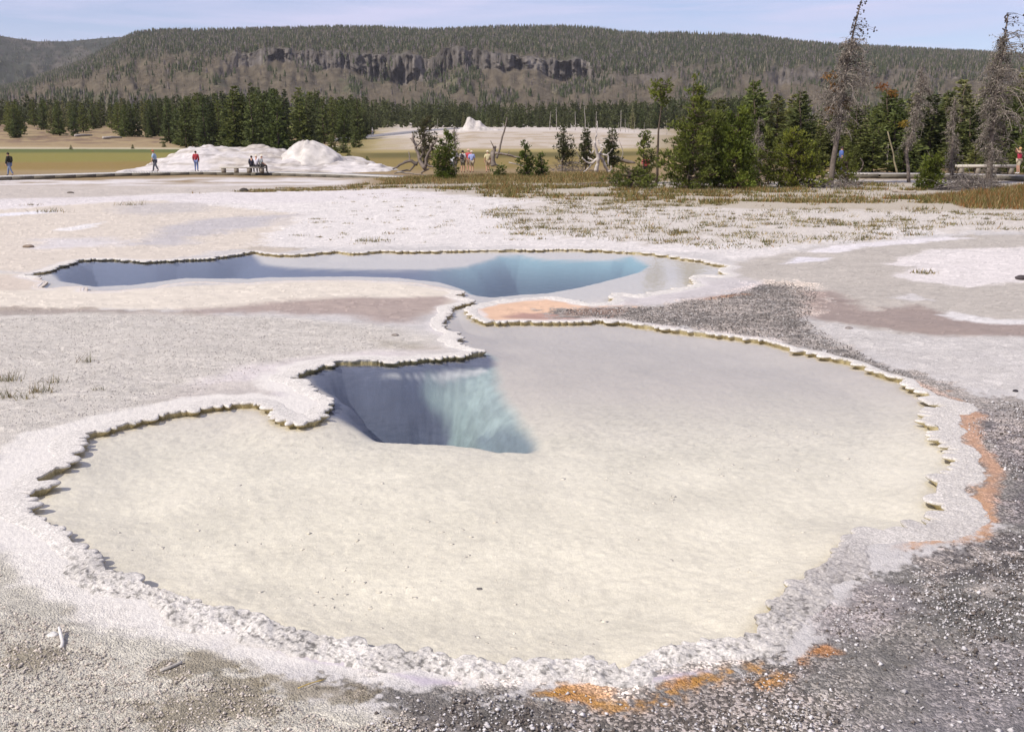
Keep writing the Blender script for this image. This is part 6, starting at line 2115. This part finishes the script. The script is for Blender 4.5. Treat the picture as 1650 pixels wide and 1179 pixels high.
def build_people():
    q = math.pi
    def onL(px, py, dy=0.0):
        g = GL(px, py)
        return (g[0], g[1] + dy, ZL + .004)
    def onR(px, py, dy=0.0):
        g = GR(px, py)
        return (g[0], g[1] + dy, ZR + .004)
    def onG(px, d, dz=0.0):
        x = XAT(px, d)
        return (x, d, T1(x, d) + dz)
    person('person in dark jacket, backpack and pale jeans walking at the left edge', onL(17, 283.5), 1.72, q / 2, 'walk', (52, 52, 44), (128, 138, 162), hair=(54, 44, 40), pack=(58, 54, 44), sleeves='long')
    person('person in light blue shirt, grey trousers and red cap walking along the boardwalk', onL(251, 277), 1.72, q / 2, 'walk', (168, 190, 214), (92, 92, 100), hat=(196, 84, 64), sleeves='short', lean=.03)
    person('dark haired person in red jacket and blue jeans standing on the boardwalk', onL(317, 276.3), 1.66, 0, 'stand', (168, 58, 66), (120, 132, 172), hair=(48, 38, 36), sleeves='long')
    sz = ZL + .005
    by = 81.55
    person('seated person in dark navy at the left of the bench trio', (XAT(402, by), by, sz), 1.62, .1, 'sit', (50, 50, 62), (64, 60, 62), hair=(60, 50, 46), sleeves='long')
    person('seated person in white shirt and pale hat, middle of the bench trio', (XAT(409.5, by), by, sz), 1.68, -.1, 'sit', (220, 216, 222), (70, 66, 68), hat=(226, 212, 186))
    person('seated person in grey shirt, knees to the right, end of the bench trio', (XAT(418, by), by - .05, sz), 1.68, -q / 2 + .2, 'sit', (158, 164, 166), (72, 68, 66), hat=(226, 212, 186))
    person('person in white shirt and dark shorts with a dark backpack in the meadow group', onG(745, 80), 1.72, -.3, 'stand', (214, 208, 204), (108, 102, 92), hair=(48, 42, 40), pack=(62, 56, 60), shorts=True)
    person('person in coral red top and pale hat beside the one in light blue', onG(754.5, 81), 1.76, .2, 'stand', (206, 86, 92), (176, 152, 128), hat=(222, 180, 160), shorts=True)
    person('person in light blue shirt and pale hat, right end of the meadow group', onG(759.5, 79.5), 1.66, .1, 'stand', (168, 178, 222), (172, 158, 136), hat=(226, 200, 186), shorts=True)
    person('person in white with a white hat just right of the bright young pine', onG(732, 79), 1.82, .3, 'stand', (222, 220, 222), (120, 118, 124), hat=(238, 236, 236), shorts=True)
    person('shorter person in white sun hat half hidden by the bright young pine', onG(728.5, 76.5), 1.56, -.2, 'stand', (224, 222, 224), (120, 118, 124), hat=(238, 236, 236), shorts=True)
    person('person in pale yellow standing behind the broken stump', onG(785.5, 79), 1.66, .2, 'stand', (216, 202, 160), (180, 160, 132), hat=(226, 214, 184), shorts=True)
    person('blond woman in red sleeveless top and beige shorts taking a picture', onR(1640, 280.5), 1.68, q / 2 - .1, 'stand', (196, 62, 84), (206, 190, 164), hair=(206, 166, 112), sleeves='none', shorts=True, camera_up=True, shoes=(232, 228, 226))
    person('person in blue shirt mostly hidden behind the leaning dead pine', onR(1353.5, 278.6), 1.7, -q / 2, 'stand', (92, 112, 170), (70, 76, 100), hair=(60, 50, 46))
    person('person in red top seen through the loose bush left of the big clump', onG(1042, 63), 1.5, 0, 'stand', (206, 72, 84), (80, 76, 84), hair=(60, 50, 46))
    person('tiny far person in white on the paved road', onG(600, 250, .3), 1.75, q / 2, 'walk', (226, 224, 224), (150, 150, 156), hat=(230, 228, 226))
    person('tiny far person in pink on the road at the wood edge', onG(525.5, 231, .3), 1.75, q / 2, 'walk', (212, 150, 150), (140, 130, 130), hair=(90, 70, 60))

build_ground()
build_water()
build_rim()
materials()
build_hills()
build_forest_kinds()
build_forests()
build_mounds()
build_road()
build_walks()
build_near_trees()
build_deadwood()
build_grass()
build_gravel()
build_people()
build_haze()
